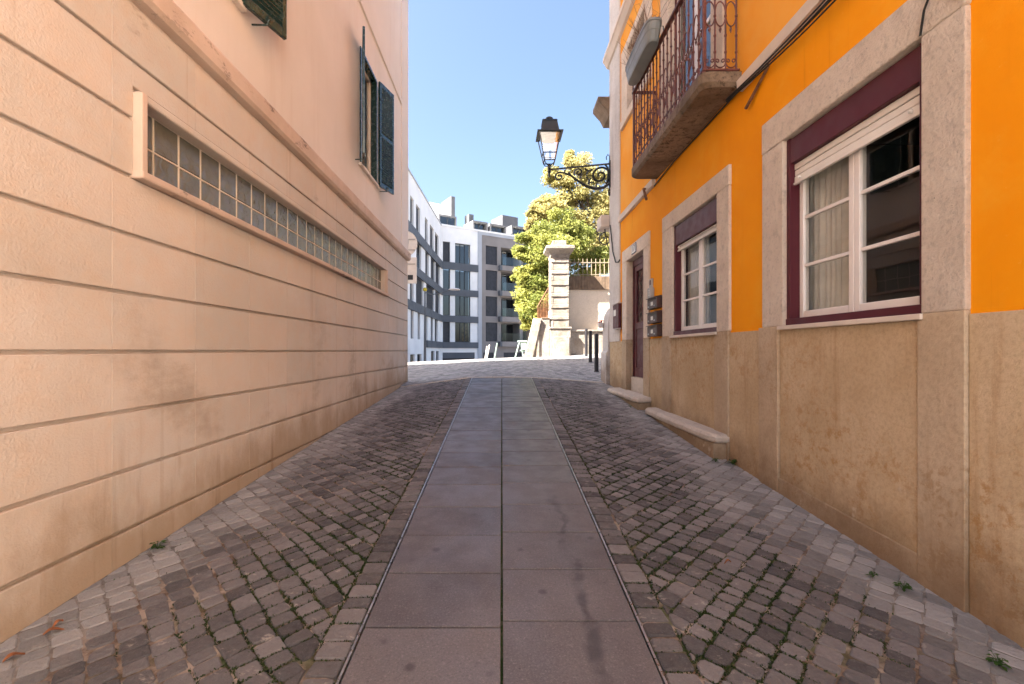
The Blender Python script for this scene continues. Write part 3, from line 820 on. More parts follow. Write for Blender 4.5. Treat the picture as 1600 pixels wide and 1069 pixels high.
# stone surrounds
def surround(Wn, top, jl, jr, proud=.028, zb=None):
    y0, y1, z0, z1 = Wn; zb = z0 if zb is None else zb
    a = bx('jamb', 'lime', RH, XR - proud, XR + .128, y0 - jl, y0 + .002, zb + .0, z1, .008)
    b = bx('jamb', 'lime', RH, XR - proud, XR + .128, y1 - .002, y1 + jr, zb + .0, z1, .008)
    c = bx('lintel', 'lime', RH, XR - proud - .002, XR + .13, y0 - jl - .004, y1 + jr + .004, z1 + .002, z1 + top, .010)
surround(WA, .265, .235, .29); surround(WB, .21, .26, .36); surround(WC, .265, .235, .29)
surround(BD, .25, .27, .29); surround(UW, .16, .3, .4)
bx('sill', 'lime', RH, XR - .05, XR + .128, UW[0] - .3, UW[1] + .42, UW[2] - .15, UW[2] - .002, .008)
bx('jamb', 'lime', RH, XR - .028, XR + .29, DR[0] - .27, DR[0] + .002, ZP + .022, DR[3], .008)
bx('jamb', 'lime', RH, XR - .028, XR + .29, DR[1] - .002, DR[1] + .29, ZP + .022, DR[3], .008)
bx('lintel', 'lime', RH, XR - .030, XR + .29, DR[0] - .275, DR[1] + .295, DR[3] + .002, DR[3] + .23, .010)
bx('jamb', 'strip', RH, XR + .052, XR + .29, DR[0] - .018, DR[0] + .002, -1.09, ZP + .02, 0)
bx('jamb', 'strip', RH, XR + .052, XR + .29, DR[1] - .002, DR[1] + .018, -1.09, ZP + .02, 0)

def casement(Wn, box_h, slat_h, curtain=None, bars=3):
    y0, y1, z0, z1 = Wn
    X0 = XR + .045
    fr = MB(); t = .045
    fr.box(XR + .004, X0 + .07, y0 + .003, y0 + t, z0 + .055, z1 - .003); fr.box(XR + .004, X0 + .07, y1 - t, y1 - .003, z0 + .055, z1 - .003); fr.box(XR - .004, X0 + .07, y0 + .003, y1 - .003, z0 + .002, z0 + .055)
    wn = obj('window', fr, 'maroon', RH, .004)
    bx('shutter_box', 'maroon', wn, XR + .008, X0 + .06, y0 + t, y1 - t, z1 - box_h, z1 - .012, .006)
    zt = z1 - box_h
    hs = slat_h / 3
    for k in range(3):
        bx('shutter_slat', 'slatw', wn, X0 - .004 + .004 * (k % 2), X0 + .012, y0 + t - .002, y1 - t + .002, zt - (k + 1) * hs + .002, zt - k * hs - .002, .006)
    bx('shutter_bar', 'slatw', wn, X0 - .012, X0 + .014, y0 + t - .004, y1 - t + .004, zt - slat_h - .018, zt - slat_h + .001, .005)
    for yy in (y0 + t + .08, y1 - t - .08):
        obj('stopper', MB().tube([(X0 - .01, yy, zt - slat_h + .02), (X0 - .035, yy, zt - slat_h + .02)], .010, 8), 'slatw', wn)
    ym = (y0 + y1) / 2; a0, a1 = y0 + t, y1 - t; zb, zl_ = z0 + .055, z1 - box_h - .01
    Xf = X0 + .035
    for (p, q, first) in ((a0, ym, 0), (ym, a1, 1)):
        m = MB(); s = .048
        m.box(Xf, Xf + .05, p + .001, p + s, zb, zl_); m.box(Xf, Xf + .05, q - s, q - .001, zb, zl_); m.box(Xf, Xf + .05, p + s, q - s, zb, zb + s + .01); m.box(Xf, Xf + .05, p + s, q - s, zl_ - s, zl_)
        cs = obj('casement', m, 'white', wn, .006)
        P0, P1 = zb + s + .01, zl_ - s
        hgt = (P1 - P0) / bars
        if bars == 3 and Wn is WA:
            cuts = [P0, .672, 1.05, P1]
        else: cuts = [P0 + i * hgt for i in range(bars + 1)]
        for c in cuts[1:-1]: bx('glazing_bar', 'white', cs, Xf + .008, Xf + .036, p + s, q - s, c - .013, c + .013, .004)
        for c0, c1 in zip(cuts, cuts[1:]):
            obj('pane', MB().add([(Xf + .022, p + s - .003, c0 - .003), (Xf + .022, q - s + .003, c0 - .003), (Xf + .022, q - s + .003, c1 + .003), (Xf + .022, p + s - .003, c1 + .003)], [(0, 1, 2, 3)]), 'glass', cs)
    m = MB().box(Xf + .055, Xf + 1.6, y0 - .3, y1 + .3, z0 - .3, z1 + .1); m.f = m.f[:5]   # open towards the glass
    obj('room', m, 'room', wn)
    for (c0, c1) in (curtain or ()):
        m = MB(); n = 44; vs = []
        for i in range(n + 1):
            y = c0 + (c1 - c0) * i / n
            for zz, k in ((z0 + .03, 1.0), (z1 - .1, .75)): vs.append((Xf + .13 + .022 * math.sin(i * 1.35 + 1.2 * math.sin(i * .31)) * k, y, zz))
        m.add(vs, [(2 * i, 2 * i + 2, 2 * i + 3, 2 * i + 1) for i in range(n)])
        obj('curtain', m, 'curtain', wn, smooth=True)
    bx('sill', 'trim', wn, XR - .045, XR + .06, y0 - .012, y1 + .05, z0 - .032, z0 + .001, .005)
casement(WA, .21, .15, [(3.16, 3.72)])
casement(WB, .27, .06, [(5.5, 6.1), (4.8, 5.1)])
casement(WC, .21, .15, [])
# upper windows
def simple_window(Wn, nleaf=2, bars=2):
    y0, y1, z0, z1 = Wn; X0 = XR + .07; m = MB()
    m.box(X0, X0 + .06, y0 + .002, y0 + .05, z0, z1); m.box(X0, X0 + .06, y1 - .05, y1 - .002, z0, z1); m.box(X0, X0 + .06, y0 + .05, y1 - .05, z1 - .06, z1); m.box(X0, X0 + .06, y0 + .05, y1 - .05, z0, z0 + .06)
    wn = obj('window', m, 'maroon', RH, .004); wl_ = (y1 - y0 - .1) / nleaf
    for i in range(nleaf):
        p, q = y0 + .05 + i * wl_, y0 + .05 + (i + 1) * wl_; m = MB(); s = .05
        m.box(X0 + .01, X0 + .05, p + .001, p + s, z0 + .06, z1 - .06); m.box(X0 + .01, X0 + .05, q - s, q - .001, z0 + .06, z1 - .06)
        for j in range(bars + 1):
            zz = z0 + .06 + j * (z1 - z0 - .12 - s) / bars; m.box(X0 + .01, X0 + .05, p + s, q - s, zz, zz + s)
        cs = obj('casement', m, 'white', wn, .004)
        obj('pane', MB().add([(X0 + .03, p + s, z0 + .06), (X0 + .03, q - s, z0 + .06), (X0 + .03, q - s, z1 - .06), (X0 + .03, p + s, z1 - .06)], [(0, 1, 2, 3)]), 'glass', cs)
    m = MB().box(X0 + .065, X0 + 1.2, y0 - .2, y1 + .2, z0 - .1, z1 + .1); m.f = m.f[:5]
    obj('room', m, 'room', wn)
simple_window(BD, 2, 2); simple_window(UW, 2, 1)

# door
m = MB(); Xd = XR + .09; y0, y1, z0, z1 = DR
m.box(Xd, Xd + .07, y0 + .003, y0 + .06, z0, z1 - .003); m.box(Xd, Xd + .07, y1 - .06, y1 - .003, z0, z1 - .003); m.box(Xd, Xd + .07, y0 + .06, y1 - .06, z1 - .12, z1 - .003)
door = obj('door', m, 'maroon', RH, .004)
m = MB(); a, b, zt = y0 + .06, y1 - .06, z1 - .12
m.box(Xd + .015, Xd + .06, a + .002, a + .11, z0 + .005, zt); m.box(Xd + .015, Xd + .06, b - .11, b - .002, z0 + .005, zt); m.box(Xd + .015, Xd + .06, a + .11, b - .11, z0 + .005, z0 + .17); m.box(Xd + .015, Xd + .06, a + .11, b - .11, .38, .5); m.box(Xd + .015, Xd + .06, a + .11, b - .11, zt - .1, zt)
m.box(Xd + .03, Xd + .05, a + .11, b - .11, z0 + .17, .38); m.box(Xd + .018, Xd + .035, a + .17, b - .17, z0 + .24, .31)
obj('door_leaf', m, 'maroon', door, .006)
obj('door_pane', MB().add([(Xd + .045, a + .1, .5), (Xd + .045, b - .1, .5), (Xd + .045, b - .1, zt - .1), (Xd + .045, a + .1, zt - .1)], [(0, 1, 2, 3)]), 'glass', door)
m = MB(); ym = (a + b) / 2
def spiral(cx, cy, r0, r1, a0, turns, n=22):
    return [(cx + (r0 + (r1 - r0) * i / n) * math.cos(a0 + turns * math.tau * i / n), cy + (r0 + (r1 - r0) * i / n) * math.sin(a0 + turns * math.tau * i / n)) for i in range(n + 1)]
for sg in (-1, 1):
    for cz, sz in ((.72, 1), (1.0, -1), (1.25, 1)):
        m.tube([(Xd + .03, ym + sg * p[0], p[1]) for p in spiral(.12, cz, .11, .02, R(-90) * sz, 1.4 * sz)], .008, 5)
    m.tube([(Xd + .03, ym + sg * (.05 + .14 * abs(math.sin(t / 12 * math.pi * 2))), .52 + t / 12 * .9) for t in range(13)], .008, 5)
m.tube([(Xd + .03, ym, .5), (Xd + .03, ym, zt - .1)], .010, 5)
obj('door_grille', m, 'rail', door)
obj('handle', MB().tube([(Xd + .012, a + .06, .30), (Xd - .02, a + .06, .30), (Xd - .02, a + .16, .30)], .009, 6), 'steel', door)
bx('threshold', 'lime2', RH, XR + .055, XR + .3, y0 + .004, y1 - .004, -1.0, z0 - .002, .01)
m = MB().box(Xd + .075, Xd + 1.3, y0 - .2, y1 + .2, z0, z1); m.f = m.f[:5]; obj('hallway', m, 'room', door)

# worn stone step and ledge
def ledge(Y0, Y1, proj, top, th, under=.05):
    m = MB(); n = 14; outl = [(XR + .02, Y0)]
    r = .07
    for i in range(5): aa = R(180 + 90 * i / 4) ; outl.append((XR - proj + r + r * math.cos(aa), Y0 + r + r * math.sin(aa))) if False else None
    front = []
    for i in range(n + 1):
        y = Y0 + (Y1 - Y0) * i / n; e = min(i, n - i) / n
        front.append((XR - proj + (.05 if e == 0 else 0) + rnd.uniform(-.006, .006), y))
    pts = [(XR + .02, Y0)] + front + [(XR + .02, Y1)]
    N = len(pts); c = (XR - proj / 2, (Y0 + Y1) / 2)
    ins = lambda p, d: (p[0] + (d if p[0] < XR else 0), p[1] + (d if p[1] < c[1] and p[1] - Y0 < .01 else -d if Y1 - p[1] < .01 else 0))
    lev = [[(*ins(p, .02), top - th) for p in pts], [(*ins(p, 0), top - th + .02) for p in pts], [(*ins(p, 0), top - .03 + rnd.uniform(-.004, .004)) for p in pts], [(*ins(p, .025), top + rnd.uniform(-.004, .002)) for p in pts]]
    vs = [q for l in lev for q in l]; fs = [tuple(range(N - 1, -1, -1)), tuple(range(3 * N, 4 * N))]
    for l in range(3):
        for i in range(N): fs.append((l * N + i, l * N + (i + 1) % N, (l + 1) * N + (i + 1) % N, (l + 1) * N + i))
    m.add(vs, fs)
    return m
st = obj('door_step', ledge(6.95, 8.85, .27, -.715, .085), 'lime2', RH, .006)
bx('step_base', 'strip', st, XR - .215, XR + .02, 6.99, 8.7, -1.2, -.801, .012)
st = obj('stone_ledge', ledge(4.56, 6.78, .205, -.843, .09), 'lime2', RH, .006)
bx('ledge_base', 'strip', st, XR - .16, XR + .02, 4.60, 6.74, -1.4, -.934, .012)
# string course, cornice, corner pilaster
course('string_course', 'trim', RH, [(.02, 2.47), (-.05, 2.478), (-.06, 2.57), (-.03, 2.59), (.02, 2.60)], 6.8, 8.79, 1, XR)
course('string_course', 'trim', RH, [(.02, 2.47), (-.05, 2.478), (-.06, 2.57), (-.03, 2.59), (.02, 2.60)], RBEG, 4.34, 1, XR)
course('cornice', 'trim', RH, [(.02, 6.02), (-.05, 6.05), (-.11, 6.16), (-.13, 6.17), (-.13, 6.25), (.02, 6.30)], RBEG, REND + .16, 1, XR)
bx('corner_pilaster', 'pale', RH, XR - .022, XR + .3, 8.8, REND + .022, ZP + .002, 6.02, .004)
bx('corner_pilaster', 'pale', RH, XR - .022, XR + .3, 8.8, REND + .022, 6.31, RTOP - .01, .004)
# things of the house front on the cross street: stone balcony ledge and corbel
m = MB().prism([(XR - .26, REND + .02, 5.38), (XR - .26, REND + .02, 5.30), (XR - .10, REND + .02, 5.12), (XR - .03, REND + .02, 4.98), (XR + 2.0, REND + .02, 4.98), (XR + 2.0, REND + .02, 5.38)], (0, .55, 0))
obj('end_balcony_slab', m, 'balc', RH)
cb = bx('corbel_box', 'trim', RH, XR - .20, XR + .3, REND + .023, REND + .45, 2.62, 2.88, .02)
m = MB()
for kx in (-.06,):
    m.tube([(XR + kx + p[0], REND + .2, 2.4 + p[1]) for p in spiral(0, 0, .16, .03, R(90), 1.3)], .014, 5)
    m.tube([(XR - .08, REND + .2, 2.63), (XR - .03, REND + .2, 2.3), (XR + .05, REND + .2, 2.1)], .014, 5)
obj('corbel_iron', m, 'darkiron', cb)

# balcony
SB0, SB1, SBX, SBZ = 4.355, 6.78, XR - .385, 2.545
m = MB(); prof = [(.02, SBZ), (-.31, SBZ), (-.385, SBZ + .05), (-.385, SBZ + .135), (.02, SBZ + .135)]
r = .08
top = [(XR + .02, SB0), (SBX + r, SB0), (SBX + .02, SB0 + .025), (SBX, SB0 + r), (SBX, SB1 - r), (SBX + .02, SB1 - .025), (SBX + r, SB1), (XR + .02, SB1)]
cc = (XR + .02, (SB0 + SB1) / 2)
inset = lambda p, d: (p[0] + (d if p[0] < XR else 0), p[1] + (d if p[1] < SB0 + .2 else -d))
lev = [[(*inset(p, .035), SBZ) for p in top], [(*p, SBZ + .035) for p in top], [(*p, SBZ + .135) for p in top]]; N = len(top)
m.add([q for l in lev for q in l], [tuple(range(N - 1, -1, -1)), tuple(range(2 * N, 3 * N))] + [(l * N + i, l * N + (i + 1) % N, (l + 1) * N + (i + 1) % N, (l + 1) * N + i) for l in range(2) for i in range(N)])
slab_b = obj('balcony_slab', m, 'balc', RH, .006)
zb0 = SBZ + .135; zrail = 3.84; xf = SBX + .045; ya, yb = SB0 + .045, SB1 - .045
m = MB()
for z, h, wd in ((zb0 + .02, .022, .022), (zrail - .03, .03, .026)):
    m.box(xf - wd, xf + wd, ya - wd, yb + wd, z, z + h)
    m.box(xf + wd, XR - .005, ya - wd, ya + wd, z + .001, z + h - .001); m.box(xf + wd, XR - .005, yb - wd, yb + wd, z + .001, z + h - .001)
for yy in (ya, yb): m.box(xf - .016, xf + .016, yy - .016, yy + .016, zb0, zrail - .03)
rl = obj('balcony_railing', m, 'rail', RH, .003)
pitch = .122
def shared(name, mb0, mat, parent, places, smooth=False):
    """places: list of (x,y,z,rotz) ; mb0 built round the origin"""
    me = None; og = ORG[parent.name]
    for (x, y, z, rz) in places:
        if me is None:
            o = obj(name, mb0, mat, smooth=smooth)
            for v in o.data.vertices: v.co.z -= ZC
            me = o.data
        else:
            o = bpy.data.objects.new(name, me); COL.objects.link(o)
        o.parent = parent; o.location = (x - og.x, y - og.y, z + ZC - og.z); o.rotation_euler = (0, 0, rz)
bar = MB().tube([(0, 0, 0), (0, 0, zrail - zb0 - .045)], .0085, 6)
for zz in (.17, .33, .52, .8, .98): bar.lathe((0, 0, zz), [(.006, -.018), (.014, -.006), (.014, .006), (.006, .018)], 6)
nf = int(round((yb - ya) / pitch)); pf = (yb - ya) / nf
ne = 3; pe = (XR - .03 - xf) / ne
pl = [(xf, ya + i * pf, zb0 + .04, 0) for i in range(1, nf)] + [(xf + i * pe, yy, zb0 + .04, 0) for yy in (ya, yb) for i in range(1, ne + 1)]
shared('baluster', bar, 'rail', rl, pl)
ring = MB(); ring.tube([(0, .052 * math.cos(t * math.tau / 20), .12 * math.sin(t * math.tau / 20)) for t in range(21)], .0065, 5, False)
ring.lathe((0, 0, -.15), [(.002, -.035), (.010, -.01), (.013, .0), (.006, .02), (.012, .03)], 6)
mids = [(xf, ya + (i + .5) * pf, R(0)) for i in range(nf)] + [(xf + (i + .5) * pe, yy, R(90)) for yy in (ya, yb) for i in range(ne)]
shared('ring', ring, 'rail', rl, [(x, y, zb0 + .58, a) for x, y, a in mids])
sc_ = MB()
for sg in (-1, 1):
    sc_.tube([(0, sg * p[0], p[1]) for p in spiral(.028, .075, .022, .008, R(-20), 1.1, 14)], .006, 5)
sc_.tube([(0, .05 * math.cos(t), .06 + .05 * math.sin(t)) for t in [math.pi + i * math.pi / 10 for i in range(11)]], .006, 5)
shared('scroll', sc_, 'rail', rl, [(x, y, zb0 + .05, a) for x, y, a in mids])
leaf = MB(); leaf.tube([(0, -.05, .0), (0, -.01, .07), (0, -.03, .15), (0, .0, .24)], [.006, .010, .008, .003], 5); leaf.tube([(0, .05, .0), (0, .01, .07), (0, .03, .15)], [.006, .009, .003], 5)
shared('leaf_ornament', leaf, 'rail', rl, [(x, y, zb0 + .22, a) for x, y, a in mids[:nf:2]])

# planter hung on the railing, with dried twigs
PB = empty('hanging_planter', (xf - .13, 6.1, 3.62), 'grey plastic trough of dry twigs hung outside the iron balcony railing', 'planter')
m = MB(); y0, y1 = 5.56, 6.62; n = 24
def oval(hx, hy, z, cx=xf - .14, cy=(5.56 + 6.62) / 2):
    out = []
    for i in range(n):
        t = i * math.tau / n; c_, s2 = math.cos(t), math.sin(t)
        out.append((cx + hx * math.copysign(abs(c_) ** .6, c_), cy + hy * math.copysign(abs(s2) ** .35, s2), z))
    return out
lev = [oval(.075, .46, 3.56), oval(.085, .475, 3.58), oval(.095, .50, 3.68), oval(.10, .505, 3.685), oval(.105, .52, 3.77), oval(.112, .53, 3.772), oval(.112, .53, 3.80), oval(.095, .51, 3.80), oval(.09, .5, 3.74)]
m.add([q for l in lev for q in l], [tuple(range(n - 1, -1, -1))] + [(l * n + i, l * n + (i + 1) % n, (l + 1) * n + (i + 1) % n, (l + 1) * n + i) for l in range(len(lev) - 1) for i in range(n)])
obj('trough', m, 'planter', PB, smooth=False)
m = MB(); o_ = oval(.092, .505, 3.745); m.add(o_, [tuple(range(n))]); obj('soil', m, 'soil', PB)
m = MB()
for yy in (5.8, 6.38): m.tube([(xf - .02, yy, 3.74), (xf - .025, yy, 3.86), (xf + .03, yy, 3.86), (xf + .034, yy, 3.64)], .006, 5)
obj('hook', m, 'darkiron', PB)
m = MB()
for i in range(60):
    y = rnd.uniform(5.7, 6.55); x = xf - .14 + rnd.uniform(-.06, .06); h = rnd.uniform(.2, .55); p = [Vector((x, y, 3.74))]
    d = Vector((rnd.gauss(0, .2), rnd.gauss(.1, .3), 1)).normalized()
    for k in range(5): d = (d + Vector((rnd.gauss(0, .15), rnd.gauss(0, .15), 0))).normalized(); p.append(p[-1] + d * h / 5)
    m.tube(p, [.0035, .003, .003, .0025, .002, .0015], 4)
    for q in range(2):
        b = p[rnd.randint(2, 4)]; m.tube([b, b + Vector((rnd.gauss(0, .05), rnd.gauss(0, .05), rnd.uniform(.03, .1)))], .0015, 3)
obj('twigs', m, 'twig', PB, kind='stuff')
PB.location.y -= .2; PB.location.z += .14

# iron rods sticking out below the string course
def top(name, mb0, mat, label, cat, base=None, **k):
    if base is None:
        v = [Vector(p) for p in mb0.v]; base = (sum(p.x for p in v) / len(v), sum(p.y for p in v) / len(v), min(p.z for p in v))
    g = k.pop('group', None); kd = k.pop('kind', None)
    return tag(obj(name, mb0, mat, base=base, **k), label, cat, g, kd)
m = MB(); m.prism([(XR + .02, 3.92, 2.49), (XR + .02, 3.96, 2.46), (XR - .03, 4.22, 2.25), (XR - .03, 4.20, 2.23), (XR + .0, 3.9, 2.44)], (-.02, 0, 0))
top('iron_strap', m, 'rust', 'rusty flat iron strap hanging from orange wall beside the balcony slab', 'iron strap')
m = MB().tube([(XR + .02, 7.2, 2.56), (XR - .11, 7.02, 2.50), (XR - .12, 6.85, 2.28)], [.016, .018, .022], 6)
top('iron_rod', m, 'rust', 'short rusty iron rod jutting from the cream string course above the doorway', 'iron rod')
# cables along the facade
m = MB()
for k in range(4):
    dz = k * .008
    pts = []
    for i in range(25):
        t = i / 24; y = 1.6 + t * 2.9; sag = -.10 * math.sin(math.pi * t) - .012 * math.sin(k * 1.7 + 4 * t)
        pts.append((XR - .065 - .005 * k, y, 2.46 + dz + sag * (1 if k < 3 else .7)))
    m.tube(pts, .007, 5)
m.tube([(XR - .02, 4.36, 2.50), (XR - .02, 5.0, 2.505), (XR - .025, 6.0, 2.50), (XR - .02, 6.8, 2.46)], .01, 5)
top('facade_cable', m, 'cable', 'bundle of black cables sagging along the orange wall below the string course', 'cable')
m = MB().tube([(XR - .04, 2.455, 1.70), (XR - .042, 2.43, 1.82), (XR - .045, 2.38, 1.9), (XR - .045, 2.34, 2.1), (XR - .07, 2.3, 2.45)], .006, 5)
top('window_cable', m, 'cable', 'thin black wire climbing the stone surround of the large window', 'cable')
m = MB(); m.prism([(XR - .03, 2.205, 1.78), (XR - .03, 2.25, 1.74), (XR - .03, 2.262, 2.4), (XR - .03, 2.205, 2.4)], (-.025, 0, 0)); 
top('cable_cover', m, 'white', 'narrow white plastic cable cover on the edge of the stone window surround', 'cable cover', bevel=.004)
m = MB().tube([(XR - .035, 9.5, 2.62), (XR - .05, 9.35, 2.4), (XR - .05, 9.2, 2.0), (XR - .045, 9.0, 1.75), (XR - .03, 8.82, 1.72), (XR - .03, 8.75, 1.75)], .013, 5)
top('corner_cable', m, 'cable', 'black cable drooping down the pale corner pilaster of the orange house', 'cable')

# mailboxes, intercom, number plate, meter box
for i, (z0, lb) in enumerate(((.62, 'brown mailbox mounted highest of three beside the maroon door'), (.405, 'brown mailbox mounted between two others beside the maroon door'), (.21, 'brown mailbox mounted lowest of three beside the maroon door'))):
    B = empty('mailbox', (XR, 6.69, z0), lb, 'mailbox', 'mailboxes beside the door')
    y0, y1, h = 6.5, 6.92, .165
    bx('body', 'mailbox', B, XR - .085, XR + .004, y0, y1, z0, z0 + h, .006)
    m = MB().prism([(XR - .0, y0 - .006, z0 + h + .004), (XR - .105, y0 - .006, z0 + h - .012), (XR - .105, y0 - .006, z0 + h - .004), (XR - .0, y0 - .006, z0 + h + .016)], (0, y1 - y0 + .012, 0)); obj('hood', m, 'mailbox', B)
    bx('flap', 'room', B, XR - .089, XR - .084, y0 + .03, y1 - .03, z0 + h - .045, z0 + h - .02, .002)
    bx('name_card', 'label', B, XR - .088, XR - .0845, 6.66, 6.75, z0 + .045, z0 + .10, 0)
    for yy in (6.58, 6.84): obj('knob', MB().lathe((XR - .092, yy, z0 + .035), [(.004, -.012), (.012, -.006), (.012, .006), (.004, .012)], 8), 'steel', B)
B = empty('intercom', (XR, 6.95, .85), 'grey intercom panel on orange wall above the mailboxes', 'intercom')
bx('panel', 'grey', B, XR - .03, XR + .004, 6.90, 7.0, .96, 1.10, .006); bx('speaker_grille', 'mailbox', B, XR - .034, XR - .029, 6.92, 6.975, 1.0, 1.075, .002)
bx('keypad_box', 'grey', B, XR - .065, XR + .004, 6.85, 6.98, .80, .955, .01)
for k in range(3): bx('button', 'white', B, XR - .069, XR - .064, 6.88, 6.91, .83 + k * .035, .85 + k * .035, .003)
def text_mesh(s, size, name, mat, parent, M4):
    cu = bpy.data.curves.new('txt', 'FONT'); cu.body = s; cu.size = size; cu.extrude = .001; cu.align_x = 'CENTER'; cu.align_y = 'CENTER'
    to = bpy.data.objects.new('txt', cu); COL.objects.link(to); dg = bpy.context.evaluated_depsgraph_get()
    me = bpy.data.meshes.new_from_object(to.evaluated_get(dg)); bpy.data.objects.remove(to)
    me.transform(M4); me.materials.clear(); me.materials.append(M[mat]); o = bpy.data.objects.new(name, me); COL.objects.link(o); o.parent = parent; return o
B = empty('house_number', (XR - .03, 7.78, 1.66), 'small blue and white house number plate above the maroon door', 'number plate')
bx('plate', 'blueplate', B, XR - .040, XR - .031, 7.66, 7.92, 1.665, 1.835, .004)
bx('field', 'label', B, XR - .042, XR - .0405, 7.675, 7.905, 1.68, 1.82, 0)
text_mesh('17', .15, 'numeral', 'blueplate', B, Matrix.Translation((-.0135, .01, .09)) @ Matrix.Rotation(R(-90), 4, 'Z') @ Matrix.Rotation(R(90), 4, 'X'))
B = empty('meter_box', (XR, 8.9, .42), 'maroon metal box with a white label on the pale corner pilaster', 'meter box')
bx('box', 'maroon', B, XR - .075, XR - .02, 8.68, 9.10, .44, .90, .006); bx('paper', 'label', B, XR - .078, XR - .0745, 8.86, 9.04, .68, .80, 0); bx('cap', 'pale', B, XR - .085, XR - .018, 8.66, 9.12, .905, .925, .004); bx('base_lip', 'pale', B, XR - .085, XR - .018, 8.66, 9.12, .415, .435, .004)

# ------------------------------------------------------------------ wall lantern
LN = empty('wall_lantern', (XR, 9.5, 3.3), 'black wrought iron street lantern on a scrolled bracket at the orange house corner', 'street lantern')
ly, lz = 9.55, 3.93
def lp(x, z, dy=0): return (x, ly + (XR - x) * .25 + dy, z)
m = MB(); m.tube([lp(XR - .02, lz), lp(1.03, lz)], .020, 8); m.box(XR - .045, XR - .02, ly - .04, ly + .04, 3.42, lz + .06)
m.tube([lp(XR - .035, lz + .05), lp(XR - .03, lz + .16), lp(XR - .07, lz + .20), lp(XR - .10, lz + .14), lp(XR - .09, lz + .09)], .010, 6)
obj('bracket_arm', m, 'darkiron', LN)
m = MB()
m.tube([lp(XR - .04, 3.52), lp(XR - .14, 3.44), lp(XR - .32, 3.43), lp(XR - .50, 3.50), lp(XR - .68, 3.64), lp(XR - .82, 3.76), lp(XR - .96, 3.83), lp(XR - 1.06, 3.85)], [.03, .034, .034, .03, .026, .022, .02, .017], 6)
m.tube([lp(XR - 1.06 + p[0], 3.76 + p[1]) for p in spiral(0, 0, .095, .02, R(80), 1.25)], .019, 5)
m.tube([lp(XR - .22 + p[0], 3.70 + p[1]) for p in spiral(0, 0, .21, .03, R(-60), 1.7, 34)], .024, 5)
m.tube([lp(XR - .66 + p[0], 3.81 + p[1]) for p in spiral(0, 0, .095, .015, R(-150), -1.4)], .018, 5)
m.tube([lp(XR - .08, 3.56), lp(XR - .06, 3.7), lp(XR - .07, 3.86), lp(XR - .12, lz - .01)], .020, 5)
for (a, b, c, d) in ((.46, 3.55, .40, 3.67), (.46, 3.55, .36, 3.57), (.62, 3.69, .56, 3.78), (.44, 3.84, .50, 3.72), (.42, 3.80, .34, 3.86), (.82, 3.77, .86, 3.85), (.30, 3.46, .26, 3.56), (.5, 3.7, .43, 3.62), (.52, 3.88, .46, 3.8), (.74, 3.7, .72, 3.62), (.94, 3.82, .92, 3.9)):
    m.tube([lp(XR - a, b), lp(XR - (a + c) / 2 - .015, (b + d) / 2 + .015), lp(XR - c, d)], [.022, .020, .006], 5)
m.tube([lp(XR - .03 , 3.40), lp(XR - .05, 3.34), lp(XR - .03, 3.28)], .020, 5); m.lathe(lp(XR - .04, 3.30), [(.01, -.05), (.03, -.02), (.03, .02), (.012, .05)], 8)
obj('bracket_scrolls', m, 'darkiron', LN)
hx, hy = 1.03, ly + (XR - 1.03) * .25
m = MB(); m.lathe((hx, hy, 3.78), [(.012, -.02), (.03, .02), (.022, .06), (.04, .10), (.04, .19), (.028, .22), (.035, .25)], 8)
zf0, zf1, zf2 = 4.10, 4.66, 4.72
b0, b1 = .115, .225
for sx in (-1, 1):
    for sy in (-1, 1):
        m.tube([(hx, hy, 3.99), (hx + sx * .09, hy + sy * .09, 4.05), (hx + sx * b0, hy + sy * b0, zf0)], .010, 5)
        m.tube([(hx + sx * b0, hy + sy * b0, zf0), (hx + sx * b1, hy + sy * b1, zf1)], .012, 5)
for z, b_ in ((zf0, b0), (4.25, b0 + .11 * .15 / .56 * 1.0), (zf1, b1)):
    q = [(hx - b_, hy - b_, z), (hx + b_, hy - b_, z), (hx + b_, hy + b_, z), (hx - b_, hy + b_, z)]
    for i in range(4): m.tube([q[i], q[(i + 1) % 4]], .012 if z != zf1 else .016, 4)
obj('lantern_frame', m, 'darkiron', LN)
m = MB(); sq = math.sqrt(2)
m.lathe((hx, hy, 0), [(.275 * sq, 4.655), (.275 * sq, 4.675), (.205 * sq, 4.70), (.195 * sq, 4.72), (.155 * sq, 4.93), (.165 * sq, 4.935), (.15 * sq, 4.96), (.08 * sq, 4.985)], 4, R(45))
obj('lantern_roof', m, 'darkiron', LN)
obj('finial', MB().lathe((hx, hy, 4.97), [(.05, 0), (.06, .02), (.085, .035), (.085, .07), (.06, .09), (.02, .10)], 10), 'darkiron', LN)
m = MB(); m.lathe((hx, hy, 0), [(.19 * sq, 4.645), (.19 * sq, 4.654)], 4, R(45)); m.lathe((hx, hy, 0), [(.12 * sq, 4.55), (.12 * sq, 4.64)], 4, R(45)); obj('reflector', m, 'lampin', LN)
for i in range(4):
    a = R(45 + 90 * i); c_ = R(135 + 90 * i)
    q = lambda an, b_, z: (hx + sq * b_ * math.cos(an), hy + sq * b_ * math.sin(an), z)
    obj('lantern_pane', MB().add([q(a, b0, zf0), q(c_, b0, zf0), q(c_, b1, zf1), q(a, b1, zf1)], [(0, 1, 2, 3)]), 'lampglass', LN)

